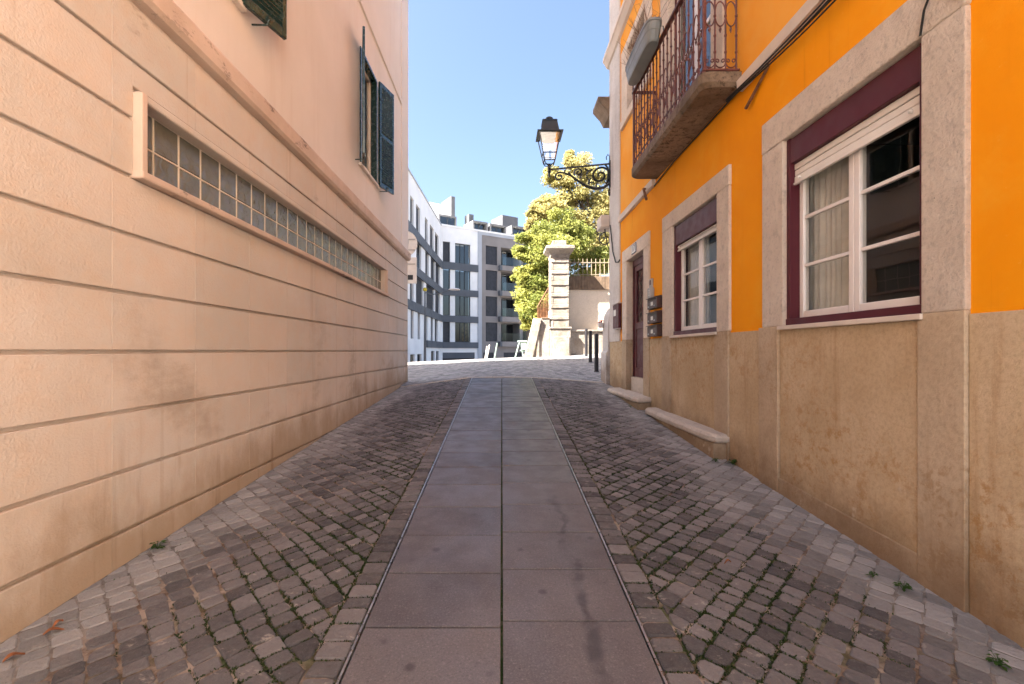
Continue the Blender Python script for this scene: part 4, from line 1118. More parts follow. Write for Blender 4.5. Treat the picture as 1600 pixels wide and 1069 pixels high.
# ------------------------------------------------------------------ end of the orange house: old wall, bollards
OW = empty('old_garden_wall', (2.5, 10, -.7), 'weathered grey plaster wall stub with rounded top against the orange house corner', 'wall')
m = MB(); pts = [(XR - .05, 0, -1.2), (XR - .05, 0, .55), (XR - .02, 0, .78), (XR + .06, 0, .92), (XR + .16, 0, .97), (XR + .45, 0, .97), (XR + .45, 0, -1.2)]
m.prism([(p[0], REND + .03, p[2]) for p in pts], (0, .52, 0)); obj('wall', m, 'pale', OW, .02)
m = MB().prism([(XR - .09, REND + .035, -1.2), (XR - .09, REND + .035, -.05), (XR - .055, REND + .035, .0), (XR - .052, REND + .035, -1.2)], (0, .50, 0)); obj('plaster_patch', m, 'pale', OW, .01)
F_ = empty('wall_flower_pot', (XR - .06, 10.1, .5), 'tiny white pot with a red flower fixed on the old grey wall', 'flower pot')
obj('pot', MB().lathe((XR - .11, 10.05, .5), [(.035, 0), (.06, .03), (.07, .11), (.06, .115)], 10), 'white', F_)
m = MB()
for i in range(14):
    c = Vector((XR - .11 + rnd.gauss(0, .03), 10.05 + rnd.gauss(0, .03), .64 + rnd.gauss(0, .025))); m.lathe(c, [(.006, -.01), (.02, 0), (.006, .012)], 6)
obj('flower', m, 'red', F_)
for Y, x, lb in ((11.8, 932, 'black steel bollard standing closest to the old grey wall'), (14.2, 922.5, 'black steel bollard, middle one of three along the cross street'), (16.2, 916, 'slim grey-black bollard in sun before the bright garden wall')):
    X = (x - PX) * Y / F; zg_ = ground_z(X, Y); t_ = 1.0
    B = empty('bollard', (X, Y, zg_), lb, 'bollard', 'bollards at the street corner')
    obj('post', MB().lathe((X, Y, zg_ - .1), [(.056, 0), (.056, t_ + .07), (.052, t_ + .095), (.03, t_ + .102)], 14), 'bollard', B)
    obj('collar', MB().lathe((X, Y, zg_), [(.075, .005), (.075, .022), (.062, .03)], 14), 'bollard', B)

# ------------------------------------------------------------------ gate pillar and garden
GY = 16.7
GP = empty('gate_pillar', px(875, 556, GY), 'sunlit rusticated stone gate pillar with flared cap and block finial', 'gate pillar')
cx = (875 - PX) * GY / F; gz = ground_z(cx, GY)
hz = lambda y: (PY - y) * GY / F
hw = .34
m = MB().box(cx - hw - .03, cx + hw + .06, GY - .03, GY + .80, gz - .2, hz(514)); obj('pedestal', m, 'gate_stone', GP, .02)
bx('pedestal_panel', 'gate_stone', GP, cx - hw + .1, cx + hw, GY - .06, GY - .02, gz - .05, hz(526), .01)
bx('pedestal_cap', 'gate_stone', GP, cx - hw - .06, cx + hw + .09, GY - .06, GY + .83, hz(514) + .002, hz(511), .015)
zcur = hz(511) + .002; ztop = hz(404); nb = 6; hh = (ztop - zcur) / nb
for k in range(nb):
    z0 = zcur + k * hh
    bx('recessed_block', 'gate_stone', GP, cx - hw + .03, cx + hw - .03, GY + .028, GY + .72, z0, z0 + hh * .62, .01)
    bx('projecting_block', 'gate_stone', GP, cx - hw, cx + hw, GY, GY + .75, z0 + hh * .62 + .003, z0 + hh - .003, .025)
    for sx in (-1, 1): bx('block_edge', 'gate_stone', GP, cx + sx * hw, cx + sx * (hw - .11), GY + .02, GY + .73, z0 + .004, z0 + hh * .62 - .002, .012)
q2 = math.sqrt(2)
m = MB().lathe((cx, GY + .375, 0), [(.33 * q2, ztop + .002), (.36 * q2, ztop + .08), (.36 * q2, ztop + .16), (.42 * q2, ztop + .24), (.52 * q2, ztop + .33), (.53 * q2, ztop + .35), (.53 * q2, ztop + .44), (.40 * q2, ztop + .49)], 4, R(45))
obj('cap', m, 'gate_stone', GP, .012)
bx('finial_block', 'gate_stone', GP, cx - .26, cx + .26, GY + .12, GY + .64, ztop + .49, ztop + .70, .02)
# low wall left of the pillar and leaning slabs
xa, xb = (842 - PX) * GY / F, cx - hw - .032
LW = top('low_wall', MB().box(xa, xb, GY + .0, GY + .6, gz - .5, hz(498)), 'gate_stone', 'short sunlit stone wall joined to the gate pillar', 'wall', (xa, GY, gz), bevel=.015)
bx('coping', 'coping', LW, xa + .1, xb, GY - .02, GY + .62, hz(498) + .002, hz(496), .006)
zgl = ground_z(1.0, GY - .1)
m = MB(); p = [(px(819, 0, GY).x, GY - .08, zgl - .03), (px(832, 0, GY).x, GY - .08, zgl - .03), (px(846, 0, GY).x, GY - .08, hz(499)), (px(834, 0, GY).x, GY - .08, hz(497))]
m.prism(p, (0, .42, 0)); top('leaning_slab', m, 'gate_stone', 'white stone slab leaning against the low wall by the gate pillar', 'stone slab', bevel=.012)
m = MB().box(px(838, 0, GY).x, px(842.5, 0, GY).x, GY - .05, GY + .3, gz - .2, hz(503)); top('stone_post', m, 'gate_stone', 'thin upright stone post between leaning slab and low wall', 'stone post', bevel=.01)
# rear garden wall with coping and railing
GW = empty('garden_wall', (4.5, 17.6, -.2), 'tall tan rendered garden wall with brown coping beside the gate pillar', 'wall')
WY = 17.25; wz = lambda y: (PY - y) * WY / F
bx('wall', 'tanwall', GW, cx + hw + .08, 13, WY, WY + .4, -1.0, wz(453), 0)
bx('wall_base', 'gate_stone', GW, cx + hw + .075, 13, WY - .35, WY - .003, -1.0, wz(519), .02)
bx('base_cap', 'gate_stone', GW, cx + hw + .073, 13, WY - .40, WY - .004, wz(519) + .002, wz(516), .015)
xc0 = cx + hw + .09; i = 0
while xc0 < 8.0:
    bx('coping_board', 'coping', GW, xc0, xc0 + .105, WY - .05 + rnd.uniform(-.006, .006), WY + .45, wz(453) + .003, wz(432) + rnd.uniform(-.006, .006), .004); xc0 += .112
bx('coping_board', 'coping', GW, 8.05, 13, WY - .05, WY + .45, wz(453) + .003, wz(432), 0)
bx('side_wall', 'tanwall', GW, cx - hw + .1, cx + .2, GY + .8, 30, -5, 1.6, 0)
FN = empty('iron_fence', (4, 17.5, wz(432)), 'thin iron railing on the coping of the tan garden wall', 'fence')
for z in (wz(428), wz(409)): bx('rail', 'fence', FN, cx + hw + .1, 9.0, WY + .18, WY + .21, z - .015, z + .015)
shared('bar', MB().tube([(0, 0, 0), (0, 0, wz(402) - wz(432))], .013, 5), 'fence', FN, [(cx + hw + .14 + i * .165, WY + .195, wz(432) - .02, 0) for i in range(38)])
IG = empty('iron_gate', (1.6, 17.2, .9), 'rusty iron gate leaf sloping down beside the stone gate pillar', 'gate')
m = MB(); xg0, xg1 = px(841, 0, GY).x, px(860, 0, GY).x
for ra, rb in ((478, 449), (497, 497)): obj('rail', MB().tube([(xg0, GY + .35, hz(ra)), (xg1 - .05, GY + .35, hz(rb))], .025, 5), 'rust', IG)
for i in range(8):
    t = i / 7; x = xg0 + (xg1 - .05 - xg0) * t; obj('bar', MB().tube([(x, GY + .35, hz(499)), (x, GY + .35, hz(478) + (hz(449) - hz(478)) * t + .05)], .013, 5), 'rust', IG)
bx('sheet', 'rust', IG, xg0 + .02, xg1 - .07, GY + .37, GY + .38, hz(496), hz(480), 0)
gt = MB(); gt.box(cx - hw + .12, 14, WY + .41, 36, -5.9, 1.5); obj('garden_ground', gt, 'earth', kind='structure')

# small cafe things at the crest
CY = 16.95
cz_ = lambda y: (PY - y) * CY / F
def slant(name, x0, y0, x1, y1, r, mat, label, cat, dy=0):
    a = px(x0, y0, CY); b = px(x1, y1, CY); zg2 = ground_z(a.x, CY + dy); a.z = zg2 - .03; a.y += dy; b.y += dy
    return top(name, MB().tube([a, b], r, 6), mat, label, cat, (a.x, a.y, zg2))
slant('tilted_post', 758, 560, 761, 541, .022, 'white', 'thin white tilted post at the crest next to a slightly taller one', 'post')
slant('tilted_post', 760, 560, 765, 539, .028, 'white', 'white tilted post at the crest, taller of a close pair', 'post', .1)
slant('tilted_post', 772.5, 559, 777, 536, .030, 'palegreen', 'pale green tilted post standing alone at the crest of the street', 'post')
CH = empty('folding_chair', px(812, 557, CY), 'pale green folding chair in sun by the leaning white slab', 'chair')
q = lambda x, y, d=0: (px(x, y, CY).x, CY + d, max(cz_(y), ground_z(px(x, y, CY).x, CY) - .02))
for d in (0, .38):
    obj('leg', MB().tube([q(805, 560, d), q(812, 534, d)], .022, 6), 'palegreen', CH)
    obj('leg', MB().tube([q(819, 560, d), q(815, 546, d)], .018, 6), 'palegreen', CH)
m = MB().box(px(809, 0, CY).x, px(824, 0, CY).x, CY - .02, CY + .4, cz_(534.5), cz_(532)); obj('top_rail', m, 'palegreen', CH, .005)
m = MB().prism([q(813, 535), q(823, 535), q(822, 549), q(815, 549)], (0, .03, 0)); obj('backrest', m, 'palegreen', CH)
m = MB().prism([q(813, 547, 0), q(823, 547, 0), q(823, 548.5, 0), q(813, 548.5, 0)], (0, .38, 0)); obj('seat', m, 'palegreen', CH)

# ------------------------------------------------------------------ traffic sign at the left corner, seen from behind
TS = empty('traffic_sign', (-2.62, 12.2, -.6), 'pale backs of a round and a rectangular sign at the peach house corner', 'traffic sign')
tx, ty = -2.62, 12.2
obj('post', MB().tube([(tx, ty + .03, ground_z(tx, ty) - .1), (tx, ty + .03, 3.45)], .03, 8), 'grey', TS)
def disc(m, cx_, cy_, cz2, r_, t):
    n = 28; m.prism([(cx_ + r_ * math.cos(i * math.tau / n), cy_, cz2 + r_ * math.sin(i * math.tau / n)) for i in range(n)], (0, t, 0))
m = MB(); disc(m, tx, ty - .012, 2.87, .355, .012); obj('round_plate', m, 'signback', TS)
m = MB().box(tx - .30, tx + .34, ty - .013, ty - .001, 1.80, 2.50); obj('rectangular_plate', m, 'signback', TS, .004)
for z in (2.70, 2.98, 2.32): bx('clamp', 'grey', TS, tx - .14, tx + .30, ty - .030, ty - .014, z - .014, z + .014, 0)
bx('sticker', 'bframe', TS, tx + .10, tx + .24, ty - .016, ty - .0135, 1.90, 2.03, 0)

# ------------------------------------------------------------------ far apartment block
FB = empty('apartment_block', (-3, 58, -4.6), 'white and grey modern apartment block with dark bands, dormers and glass balconies', 'apartment block')
ca, sa_ = math.cos(R(31)), math.sin(R(31))
CO = Vector((-6.9, 52.0)); WO = Vector((-7.9, 20.0))
wu = (CO - WO).normalized(); wn_ = Vector((wu.y, -wu.x)); WL = (CO - WO).length
cu_ = Vector((ca, sa_)); cn = Vector((sa_, -ca))
def s_on(xpix, O, u):
    k = (xpix - PX) / F      # X = k*Y
    return (k * O.y - O.x) / (u.x - k * u.y)
zat = lambda y, Y=52.0: (PY - y) * Y / F
floors = [(376.5, 409), (418.5, 451), (460, 492.6), (502, 534.5)]
FZ = [(zat(b), zat(a)) for a, b in floors]
BZ = [(zat(420), zat(408.5)), (zat(461), zat(450.5)), (zat(503), zat(492.8)), (zat(544), zat(534.5))]
ROOFZ = zat(353)
def P3(O, u, n, s, z, d=0): v = O + u * s + n * d; return (v.x, v.y, z)
def slabbox(O, u, n, s0, s1, z0, z1, d0, d1):
    m = MB(); c = [P3(O, u, n, s, z, d) for z in (z0, z1) for s, d in ((s0, d0), (s1, d0), (s1, d1), (s0, d1))]
    return m.add(c, [(3, 2, 1, 0), (4, 5, 6, 7), (0, 1, 5, 4), (1, 2, 6, 5), (2, 3, 7, 6), (3, 0, 4, 7)])
def far_window(O, u, n, s0, s1, z0, z1, kind, dep=.25):
    s0, s1 = min(s0, s1), max(s0, s1)
    if kind == 'panel':
        w_ = obj('shutter_panel', slabbox(O, u, n, s0, s1, z0, z1, -dep, -dep + .06), 'bpanel', FB)
        m = MB(); k = max(3, int((s1 - s0) / .16))
        for i in range(k):
            a = s0 + (s1 - s0) * i / k; b = slabbox(O, u, n, a + .01, a + (s1 - s0) / k - .03, z0 + .02, z1 - .02, -dep + .061, -dep + .085); m.add(b.v, b.f)
        obj('louvres', m, 'bpanel', w_, kind='stuff'); return
    m = MB(); t = .07
    for a, b, c, d in ((s0, s0 + t, z0, z1), (s1 - t, s1, z0, z1), (s0 + t, s1 - t, z1 - t, z1), (s0 + t, s1 - t, z0, z0 + t)):
        q = slabbox(O, u, n, a, b, c, d, -dep, -dep + .08); m.add(q.v, q.f)
    if s1 - s0 > 1.2:
        for fr in (.36, .66):
            q = slabbox(O, u, n, s0 + (s1 - s0) * fr - .04, s0 + (s1 - s0) * fr + .04, z0 + t, z1 - t, -dep, -dep + .08); m.add(q.v, q.f)
    w_ = obj('window', m, 'bframe', FB)
    q = [P3(O, u, n, s0 + t, z0 + t, -dep + .03), P3(O, u, n, s1 - t, z0 + t, -dep + .03), P3(O, u, n, s1 - t, z1 - t, -dep + .03), P3(O, u, n, s0 + t, z1 - t, -dep + .03)]
    obj('pane', MB().add(q, [(0, 1, 2, 3)]), 'farglass', w_)
    obj('room', slabbox(O, u, n, s0 - .3, s1 + .3, z0 - .1, z1 + .1, -dep - 1.5, -dep - 1.45), 'bin_', w_)
    if s1 - s0 > 1.2:
        obj('curtain', slabbox(O, u, n, s0 + (s1 - s0) * .68, s1 - .02, z0 + .05, z1 - .05, -dep - .25, -dep - .2), 'bpanel', w_)
# wing running towards us
Wx = [[(641, 646.3, 'glass'), (650, 656.2, 'panel'), (664, 668.3, 'panel'), (671.7, 677.7, 'panel'), (679.8, 685.3, 'glass')],
      [(650.5, 658.3, 'glass'), (664.5, 670, 'panel'), (673, 680, 'panel'), (680.5, 687.5, 'panel')],
      [(640.5, 646.3, 'panel'), (650, 661.8, 'panel'), (666, 678.8, 'panel'), (680, 687.6, 'panel')],
      [(641.8, 646.3, 'panel'), (652.7, 656.6, 'panel'), (664.5, 668, 'panel'), (673, 677, 'panel'), (679.3, 684, 'panel')]]
sw = lambda x: s_on(x, WO, wu); scn = lambda x: s_on(x, CO, cu_)
holes = []; wins = []
for fi, row in enumerate(Wx):
    for a, b, k in row: h = (sw(a), sw(b), *FZ[fi]); holes.append(h); wins.append((WO, wu, wn_, h, k))
for a, b in ((641, 648), (652, 658.6), (673.5, 679), (681.5, 686)):
    h = (sw(a), sw(b), -2.3 if a < 660 else -2.6, -.3 if a < 660 else zat(548.5)); holes.append(h); wins.append((WO, wu, wn_, h, 'glass'))
mb = MB(); wall_face(mb, WO, wu, wn_, 0, WL, -6, ROOFZ, holes, .25); obj('wing_wall', mb, 'bwhite', FB)
# corner facade
holesC = []
for fi in range(4):
    for a, b, k in ((692, 703.5, 'panel' if fi in (0, 3) else 'glass'), (711, 735, 'glass')):
        h = (scn(a), scn(b), *FZ[fi]); holesC.append(h); wins.append((CO, cu_, cn, h, k))
hg = (scn(691.5), scn(742), -3.2, zat(551)); holesC.append(hg)
SC = scn(746.5)
mb = MB(); wall_face(mb, CO, cu_, cn, 0, SC, -6, ROOFZ, holesC, .25); obj('corner_wall', mb, 'bwhite', FB)
obj('garage_door', slabbox(CO, cu_, cn, hg[0], hg[1], hg[2], hg[3] - .0, -.25, -.2), 'bpanel', FB)
obj('garage_header', slabbox(CO, cu_, cn, hg[0] + .01, hg[1] - .01, hg[3] - .65, hg[3] - .01, -.195, -.1), 'bgrey', FB)
for O, u, n, h, k in wins: far_window(O, u, n, *h, k)
obj('colour_curtain', slabbox(CO, cu_, cn, scn(724), scn(732.5), FZ[3][0] + .1, FZ[3][1] - .15, -.40, -.36), 'screen', FB)
for i, (z0, z1) in enumerate(BZ):
    obj('band', slabbox(CO, cu_, cn, -.05, SC + .03, z0, z1, -.05, .14), 'bgrey', FB)
    obj('band', slabbox(WO, wu, wn_, 0 if i < 3 else sw(666), WL - .10, z0 + .003, z1 - .003, -.05, .14), 'bgrey', FB)
# parapets
obj('parapet', slabbox(CO, cu_, cn, -.1, SC + 9, ROOFZ + .002, ROOFZ + .22, -.6, .10), 'bwhite', FB)
obj('parapet', slabbox(WO, wu, wn_, 0, WL - .12, ROOFZ + .004, ROOFZ + .10, -.6, .08), 'bpier', FB)
# pier and balcony section
S2 = scn(752.3)
obj('pier', slabbox(CO, cu_, cn, SC + .002, S2, -6, ROOFZ - .35, -.3, .10), 'bpier', FB)
obj('pier_head', slabbox(CO, cu_, cn, SC + .002, S2 + 9, ROOFZ - .348, ROOFZ, -.3, .06), 'bpier', FB)
sR = lambda x: scn(x)
RF = [(386, 415), (423.6, 454.7), (464, 494.8), (504.4, 533.8)]
Yr = CO.y + cu_.y * scn(778)
rz = lambda y: (PY - y) * Yr / F
holesR = []; Rw = []
for a, b in RF:
    h = (sR(759), sR(777), rz(b), rz(a)); holesR.append(h); Rw.append((h, 'panel'))
    h2 = (sR(783), sR(812), rz(b), rz(a)); holesR.append((*h2, 1.6)); Rw.append((h2, 'balc'))
    h3 = (sR(817), sR(845), rz(b), rz(a)); holesR.append((*h3, 1.6)); Rw.append((h3, 'balc'))
for a, b in ((755, 771), (787, 815)): holesR.append((sR(a), sR(b), rz(561), rz(551))); Rw.append(((sR(a), sR(b), rz(561), rz(551)), 'panel'))
S3 = S2 + 9
mb = MB(); wall_face(mb, CO, cu_, cn, S2 + .002, S3, -6, ROOFZ - .35, holesR, .3); obj('balcony_wall', mb, 'btaupe', FB)
mb = MB(); q = [P3(CO, cu_, cn, S3, -6), P3(CO, cu_, cn, S3, -6, -14), P3(CO, cu_, cn, S3, ROOFZ, -14), P3(CO, cu_, cn, S3, ROOFZ)]; mb.add(q, [(0, 1, 2, 3)])
q = [P3(WO, wu, wn_, 0, -6), P3(WO, wu, wn_, 0, -6, -14), P3(WO, wu, wn_, 0, ROOFZ, -14), P3(WO, wu, wn_, 0, ROOFZ)]; mb.add(q, [(0, 1, 2, 3)])
e1, e2 = P3(WO, wu, wn_, 0, 0, -14), P3(WO, wu, wn_, WL + 12, 0, -14); mb.add([(e1[0], e1[1], -6), (e2[0], e2[1], -6), (e2[0], e2[1], ROOFZ), (e1[0], e1[1], ROOFZ)], [(0, 1, 2, 3)])
obj('rear_wall', mb, 'bwhite', FB)
rf = MB(); rf.add([P3(WO, wu, wn_, 0, ROOFZ - .02, -.02), P3(CO, cu_, cn, 0, ROOFZ - .02, -.02), P3(CO, cu_, cn, S3, ROOFZ - .02, -.02), P3(CO, cu_, cn, S3, ROOFZ - .02, -14), (e2[0], e2[1], ROOFZ - .02), (e1[0], e1[1], ROOFZ - .02)], [(0, 1, 2, 3, 4, 5)])
obj('roof', rf, 'bwhite', FB)
for (h, k) in Rw:
    if k == 'panel': far_window(CO, cu_, cn, *h, 'panel', .2); continue
    s0, s1, z0, z1 = h
    far_window(CO, cu_, cn, s0 + .05, s1 - .05, z0 + .01, z1 - .02, 'glass', 1.6)
    q = [P3(CO, cu_, cn, s0, z0 + .05, .42), P3(CO, cu_, cn, s1, z0 + .05, .42), P3(CO, cu_, cn, s1, z0 + 1.05, .42), P3(CO, cu_, cn, s0, z0 + 1.05, .42)]
    q2_ = [P3(CO, cu_, cn, s0, z0 + .05, .02), q[0], q[3], P3(CO, cu_, cn, s0, z0 + 1.05, .02)]
    obj('balcony_glass', MB().add(q, [(0, 1, 2, 3)]).add(q2_, [(0, 1, 2, 3)]), 'balglass', FB)
    obj('balcony_floor', slabbox(CO, cu_, cn, s0 - .12, s1 + .2, z0 - .62, z0 - .002, .004, .5), 'btaupe', FB)
    obj('balcony_edge', slabbox(CO, cu_, cn, s0 - .42, s0 - .125, z0 - .62, z0, .004, .5), 'bgrey', FB)
# roof storey: dormers, chimneys and the white gable
def dormer(x0, x1, y0, y1, setb, mat, hood=.5):
    s0, s1 = sR(x0), sR(x1); Yd = CO.y + cu_.y * (s0 + s1) / 2 - cn.y * setb; z0 = ROOFZ; z1 = (PY - y0) * Yd / F
    m = MB(); t = .18
    for a, b, c, d in ((s0, s0 + t, z0, z1), (s1 - t, s1, z0, z1), (s0 + t, s1 - t, z1 - t, z1), (s0 + t, s1 - t, z0, z0 + .25)):
        q = slabbox(CO, cu_, cn, a, b, c, d, -setb - 2.5, -setb); m.add(q.v, q.f)
    dm = obj('dormer', m, mat, FB)
    q = [P3(CO, cu_, cn, s0 + t, z0 + .25, -setb - hood), P3(CO, cu_, cn, s1 - t, z0 + .25, -setb - hood), P3(CO, cu_, cn, s1 - t, z1 - t, -setb - hood), P3(CO, cu_, cn, s0 + t, z1 - t, -setb - hood)]
    obj('pane', MB().add(q, [(0, 1, 2, 3)]), 'farglass', dm)
    sm = (s0 + s1) / 2; obj('mullion', slabbox(CO, cu_, cn, sm - .06, sm + .06, z0 + .25, z1 - t, -setb - hood, -setb - hood + .06), 'bframe', dm)
    obj('room', slabbox(CO, cu_, cn, s0 + t, s1 - t, z0 + .2, z1, -setb - 2.4, -setb - 2.35), 'bin_', dm)
dormer(693.6, 722, 336.5, 356, 1.5, 'bdorm', .15); dormer(745, 768.5, 346, 362, 1.0, 'bdorm'); dormer(772, 798, 351, 366, 1.0, 'bdorm'); dormer(806, 833, 354, 372, 1.0, 'bdorm')
def onroof(name, x0, x1, y0, setb, dep, mat):
    s0, s1 = sR(x0), sR(x1); Yd = CO.y + cu_.y * (s0 + s1) / 2 - cn.y * setb
    return obj(name, slabbox(CO, cu_, cn, s0, s1, ROOFZ - .01, (PY - y0) * Yd / F, -setb - dep, -setb), mat, FB)
onroof('roof_storey', 668, 729.8, 316, 5.5, 5, 'bwhite'); onroof('chimney', 730, 736.2, 307, 4.5, 3.0, 'bdorm'); onroof('chimney', 754, 761.5, 335, 3.6, 1.2, 'bdorm'); onroof('stair_tower', 808, 833, 338, 3.6, 3, 'bdorm')
m = MB(); a = P3(CO, cu_, cn, sR(671), ROOFZ, -2.5); b = P3(CO, cu_, cn, sR(722), ROOFZ, -2.5)
m.prism([P3(CO, cu_, cn, sR(664), ROOFZ, -.8), P3(CO, cu_, cn, sR(664), ROOFZ, -5.4), P3(CO, cu_, cn, sR(664), ROOFZ + 1.9, -5.4)], tuple(Vector(P3(CO, cu_, cn, sR(742), 0)) - Vector(P3(CO, cu_, cn, sR(664), 0))))
obj('sloped_roof', m, 'bwhite', FB)
m = MB()
for k in range(2):
    s = sR(712 + 6 * k); m.tube([P3(CO, cu_, cn, s, ROOFZ + 3.0, -8), P3(CO, cu_, cn, s, ROOFZ + 5.0, -8)], .03, 4); m.tube([P3(CO, cu_, cn, s - .3, ROOFZ + 4.8, -8), P3(CO, cu_, cn, s + .3, ROOFZ + 4.8, -8)], .02, 4)
obj('aerial', m, 'grey', FB)

# street lamp on the lower road
SL = empty('street_lamp', (-5.2, 31, -4.6), 'slim grey street lamp with a long arm and flat white head before the apartment block', 'street lamp')
sx_, sy_ = (664 - PX) * 31 / F, 31.0; zt_ = (PY - 455) * 31 / F
obj('pole', MB().tube([(sx_, sy_, -4.6), (sx_, sy_, 0), (sx_, sy_, zt_)], [.12, .085, .055], 8), 'bgrey', SL)
obj('arm', MB().tube([(sx_, sy_, zt_ - .1), (sx_ + .5, sy_, zt_ - .22), (sx_ + 1.1, sy_, zt_ - .15), (sx_ + 1.8, sy_, zt_ + .12)], .035, 6), 'bgrey', SL)
m = MB().lathe((sx_ + 2.0, sy_, zt_ + .12), [(.05, -.07), (.30, -.05), (.33, .0), (.25, .05), (.08, .09)], 12); m.v = [(sx_ + 2.0 + (x - sx_ - 2.0) * 1.25, y, z) for x, y, z in m.v]; obj('lamp_head', m, 'white', SL)
m = MB().lathe((sx_, sy_, zt_), [(.05, -.02), (.12, .02), (.15, .12), (.10, .22), (.03, .25)], 10); obj('yellow_cap', m, plain('yellow_paint', (.45, .36, .02), .5), SL)

# ------------------------------------------------------------------ trees
def tree(name, base, trunk_top, limbs, clumps, leafmat, label, group, nleaf, lsize, tr=.18, seed=1):
    rr = random.Random(seed)
    T = empty(name, base, label, 'tree', group)
    m = MB(); b = Vector(base); t = Vector(trunk_top)
    mid = b.lerp(t, .5) + Vector((rr.uniform(-.2, .2), rr.uniform(-.2, .2), 0))
    m.tube([b - Vector((0, 0, .3)), b, mid, t], [tr * 1.5, tr * 1.2, tr * .9, tr * .7], 9)
    obj('trunk', m, 'bark', T, smooth=True)
    lm = MB(); ends = []
    for (c, r) in clumps:
        c = Vector(c); k1 = t.lerp(c, .5) + Vector((rr.uniform(-.4, .4), rr.uniform(-.4, .4), rr.uniform(0, .5)))
        lm.tube([mid.lerp(t, rr.uniform(.3, 1)), k1, c], [tr * .42, tr * .25, tr * .08], 6)
        for _ in range(7):
            d = Vector((rr.gauss(0, 1), rr.gauss(0, 1), rr.gauss(0, 1))).normalized(); e = c + Vector((d.x * r[0], d.y * r[1], d.z * r[2])) * rr.uniform(.55, 1.0)
            lm.tube([k1.lerp(c, rr.uniform(.5, 1)), c.lerp(e, .5) + Vector((rr.gauss(0, .12), rr.gauss(0, .12), rr.gauss(0, .12))), e], [tr * .12, tr * .08, tr * .03], 4); ends.append((e, r))
        for _ in range(3): ends.append((c + Vector((rr.gauss(0, .4) * r[0], rr.gauss(0, .4) * r[1], rr.gauss(0, .4) * r[2])), r))
    obj('limbs', lm, 'bark', T)
    cm = MB(); per = nleaf // len(ends)
    for e, r in ends:
        rad = min(r) * rr.uniform(.40, .95); tone = rr.random()
        for _ in range(int(per * rr.uniform(.5, 1.5))):
            d = Vector((rr.gauss(0, 1), rr.gauss(0, 1), rr.gauss(0, 1))).normalized() * rad * (rr.random() ** .5)
            c = e + Vector((d.x * 1.2, d.y * 1.2, d.z * .85)); L = lsize * rr.uniform(.6, 1.3)
            u = Vector((rr.gauss(0, 1), rr.gauss(0, 1), rr.gauss(0, .7))).normalized(); v = u.orthogonal().normalized(); v = (Matrix.Rotation(rr.uniform(0, math.tau), 3, u) @ v)
            cm.cv = max(0, min(1, tone * .6 + rr.random() * .5 - .05))
            cm.add([c - u * L, c + v * L * .42 - u * L * .1, c + u * L, c - v * L * .42 - u * L * .1], [(0, 1, 2, 3)])
    obj('crown', cm, leafmat, T)
def cl(lst, Y):
    out = []
    for x, y, rx, rz_, dy in lst:
        p = px(x, y, Y + dy); k = (Y + dy) / F; out.append((tuple(p), (rx * k, max(rx, rz_) * k * .9, rz_ * k)))
    return out
GYT = 20.0
tree('garden_tree', (2.5, 20.2, 1.45), (2.3, 20.2, 3.6), None,
     cl([(848, 375, 24, 22, 0), (872, 350, 22, 20, .6), (890, 392, 24, 26, .8), (838, 410, 22, 20, -.4), (862, 425, 24, 24, 0), (832, 445, 20, 20, -.6), (850, 470, 20, 24, -.7), (828, 480, 15, 18, -.8), (838, 508, 14, 16, -.9), (915, 425, 24, 24, 1.0), (905, 370, 22, 22, 1.2), (826, 372, 14, 14, 0), (818, 395, 13, 14, -.3), (815, 432, 12, 14, -.5), (820, 462, 12, 14, -.6), (822, 500, 10, 14, -.8), (870, 390, 20, 20, -.6), (880, 455, 16, 20, .5), (940, 410, 20, 25, 1.2), (846, 528, 10, 12, -1)], GYT),
     'leafg', 'green leafy tree overhanging the gate pillar', 'garden trees', 56000, .075, .15, 3)
tree('garden_tree', (5.2, 24.5, 1.45), (4.9, 24.5, 6.2), None,
     cl([(900, 262, 20, 18, 0), (880, 285, 22, 18, 0), (925, 275, 22, 20, .5), (868, 318, 22, 18, -.3), (905, 310, 26, 22, .3), (940, 310, 24, 26, .5), (850, 340, 18, 14, -.5), (890, 345, 24, 20, 0), (930, 350, 24, 22, .4), (955, 330, 22, 30, .6), (910, 385, 24, 20, 0), (945, 385, 22, 22, .2), (975, 290, 24, 30, .8), (835, 352, 12, 10, -.5), (888, 246, 8, 8, 0), (850, 318, 14, 12, -.4), (838, 330, 12, 10, -.5), (865, 270, 12, 12, 0)], 24.5),
     'leafy', 'tall yellowing tree rising behind the lantern bracket', 'garden trees', 52000, .085, .22, 5)

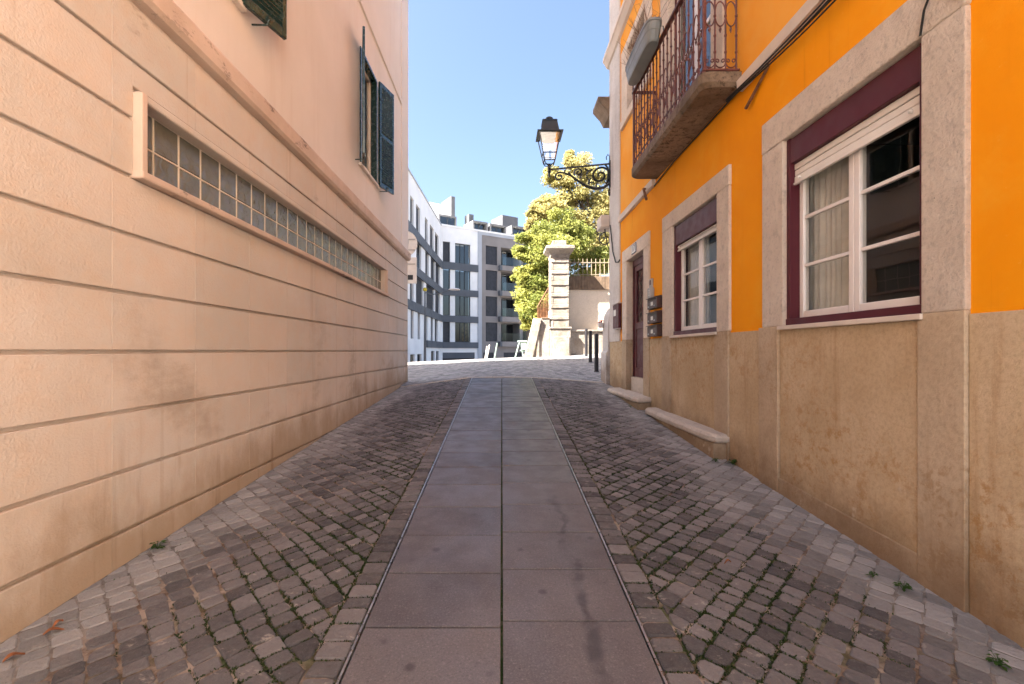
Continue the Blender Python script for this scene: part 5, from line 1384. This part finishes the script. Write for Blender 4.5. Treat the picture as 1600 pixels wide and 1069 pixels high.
# ------------------------------------------------------------------ small things on the paving
def weed(x, y, label, nl=16, s=.035):
    Y = 2.5
    for _ in range(60):
        X = (x - PX) * Y / F; z = lane_z(X, Y); Y2 = -z * F / (y - PY); Y = .5 * Y + .5 * Y2
    X = (x - PX) * Y / F
    if X > XR - .02: X = XR - .02
    if X < XL + .02: X = XL + .02
    z = lane_z(X, Y); P = empty('weed', (X, Y, z), label, 'weed', 'weeds in the paving'); m = MB(); m2 = MB()
    for i in range(nl):
        a = rnd.uniform(0, math.tau); h = rnd.uniform(.3, 1.4) * s; d = Vector((math.cos(a), math.sin(a), 0)); p0 = Vector((X, Y, z)); p1 = p0 + d * s * rnd.uniform(.3, 1.0) + Vector((0, 0, h))
        m2.tube([p0, p0.lerp(p1, .5) + Vector((0, 0, h * .2)), p1], .0012, 3)
        v = Vector((-d.y, d.x, 0)) * s * .3; L = s * rnd.uniform(.4, .8); m.cv = rnd.random()
        m.add([p1 - d * L * .3, p1 + v + d * L * .25, p1 + d * L + Vector((0, 0, -.3 * L)), p1 - v + d * L * .25], [(0, 1, 2, 3)])
    obj('leaves', m, 'weed', P); obj('stems', m2, 'weed', P)
weed(1364, 902, 'tiny green weed in the pale setts below the large window panel', 14, .022)
weed(1412, 922, 'small leafy weed in the pale setts beside the buff plinth strip', 20, .030)
weed(1145, 726, 'green weed at the near corner of the stone ledge', 24, .04)
weed(1118, 722, 'flat green weed under the near end of the stone ledge', 18, .03)
weed(246, 858, 'thin green weed sprouting at the foot of the peach wall', 18, .035)
weed(1560, 1040, 'leafy weed at the foot of the stained plinth', 22, .03)
weed(985, 637, 'little weed on the setts near the door step', 12, .03)
for x, y, lb, s in ((84, 990, 'curled brown leaf lying on setts near peach wall beside another', .035), (90, 978, 'smaller brown leaf resting against a curled leaf near the peach wall', .025), (22, 1030, 'single orange-brown leaf lying on the pale setts', .035), (1137, 881, 'small pale orange leaf on the dark cobbles', .02)):
    Y = 2.5
    for _ in range(60):
        X = (x - PX) * Y / F; z = lane_z(X, Y); Y = .5 * Y + .5 * (-z * F / (y - PY))
    X = (x - PX) * Y / F; z = lane_z(X, Y) + .006; m = MB(); a = rnd.uniform(0, math.tau); u = Vector((math.cos(a), math.sin(a), 0)); v = Vector((-u.y, u.x, 0)); c = Vector((X, Y, z)); n = 7; vs = []
    for i in range(n + 1):
        t = i / n; wd = s * .42 * math.sin(math.pi * min(.98, t + .02)); cz = .012 * math.sin(t * 4); vs += [c + u * s * (t * 2 - 1) + v * wd + Vector((0, 0, cz + .008)), c + u * s * (t * 2 - 1) + Vector((0, 0, cz)), c + u * s * (t * 2 - 1) - v * wd + Vector((0, 0, cz + .007))]
    m.add(vs, [f for i in range(n) for f in ((3 * i, 3 * i + 3, 3 * i + 4, 3 * i + 1), (3 * i + 1, 3 * i + 4, 3 * i + 5, 3 * i + 2))])
    top('fallen_leaf', m, 'dryleaf', lb, 'leaf', (X, Y, z), group='fallen leaves')
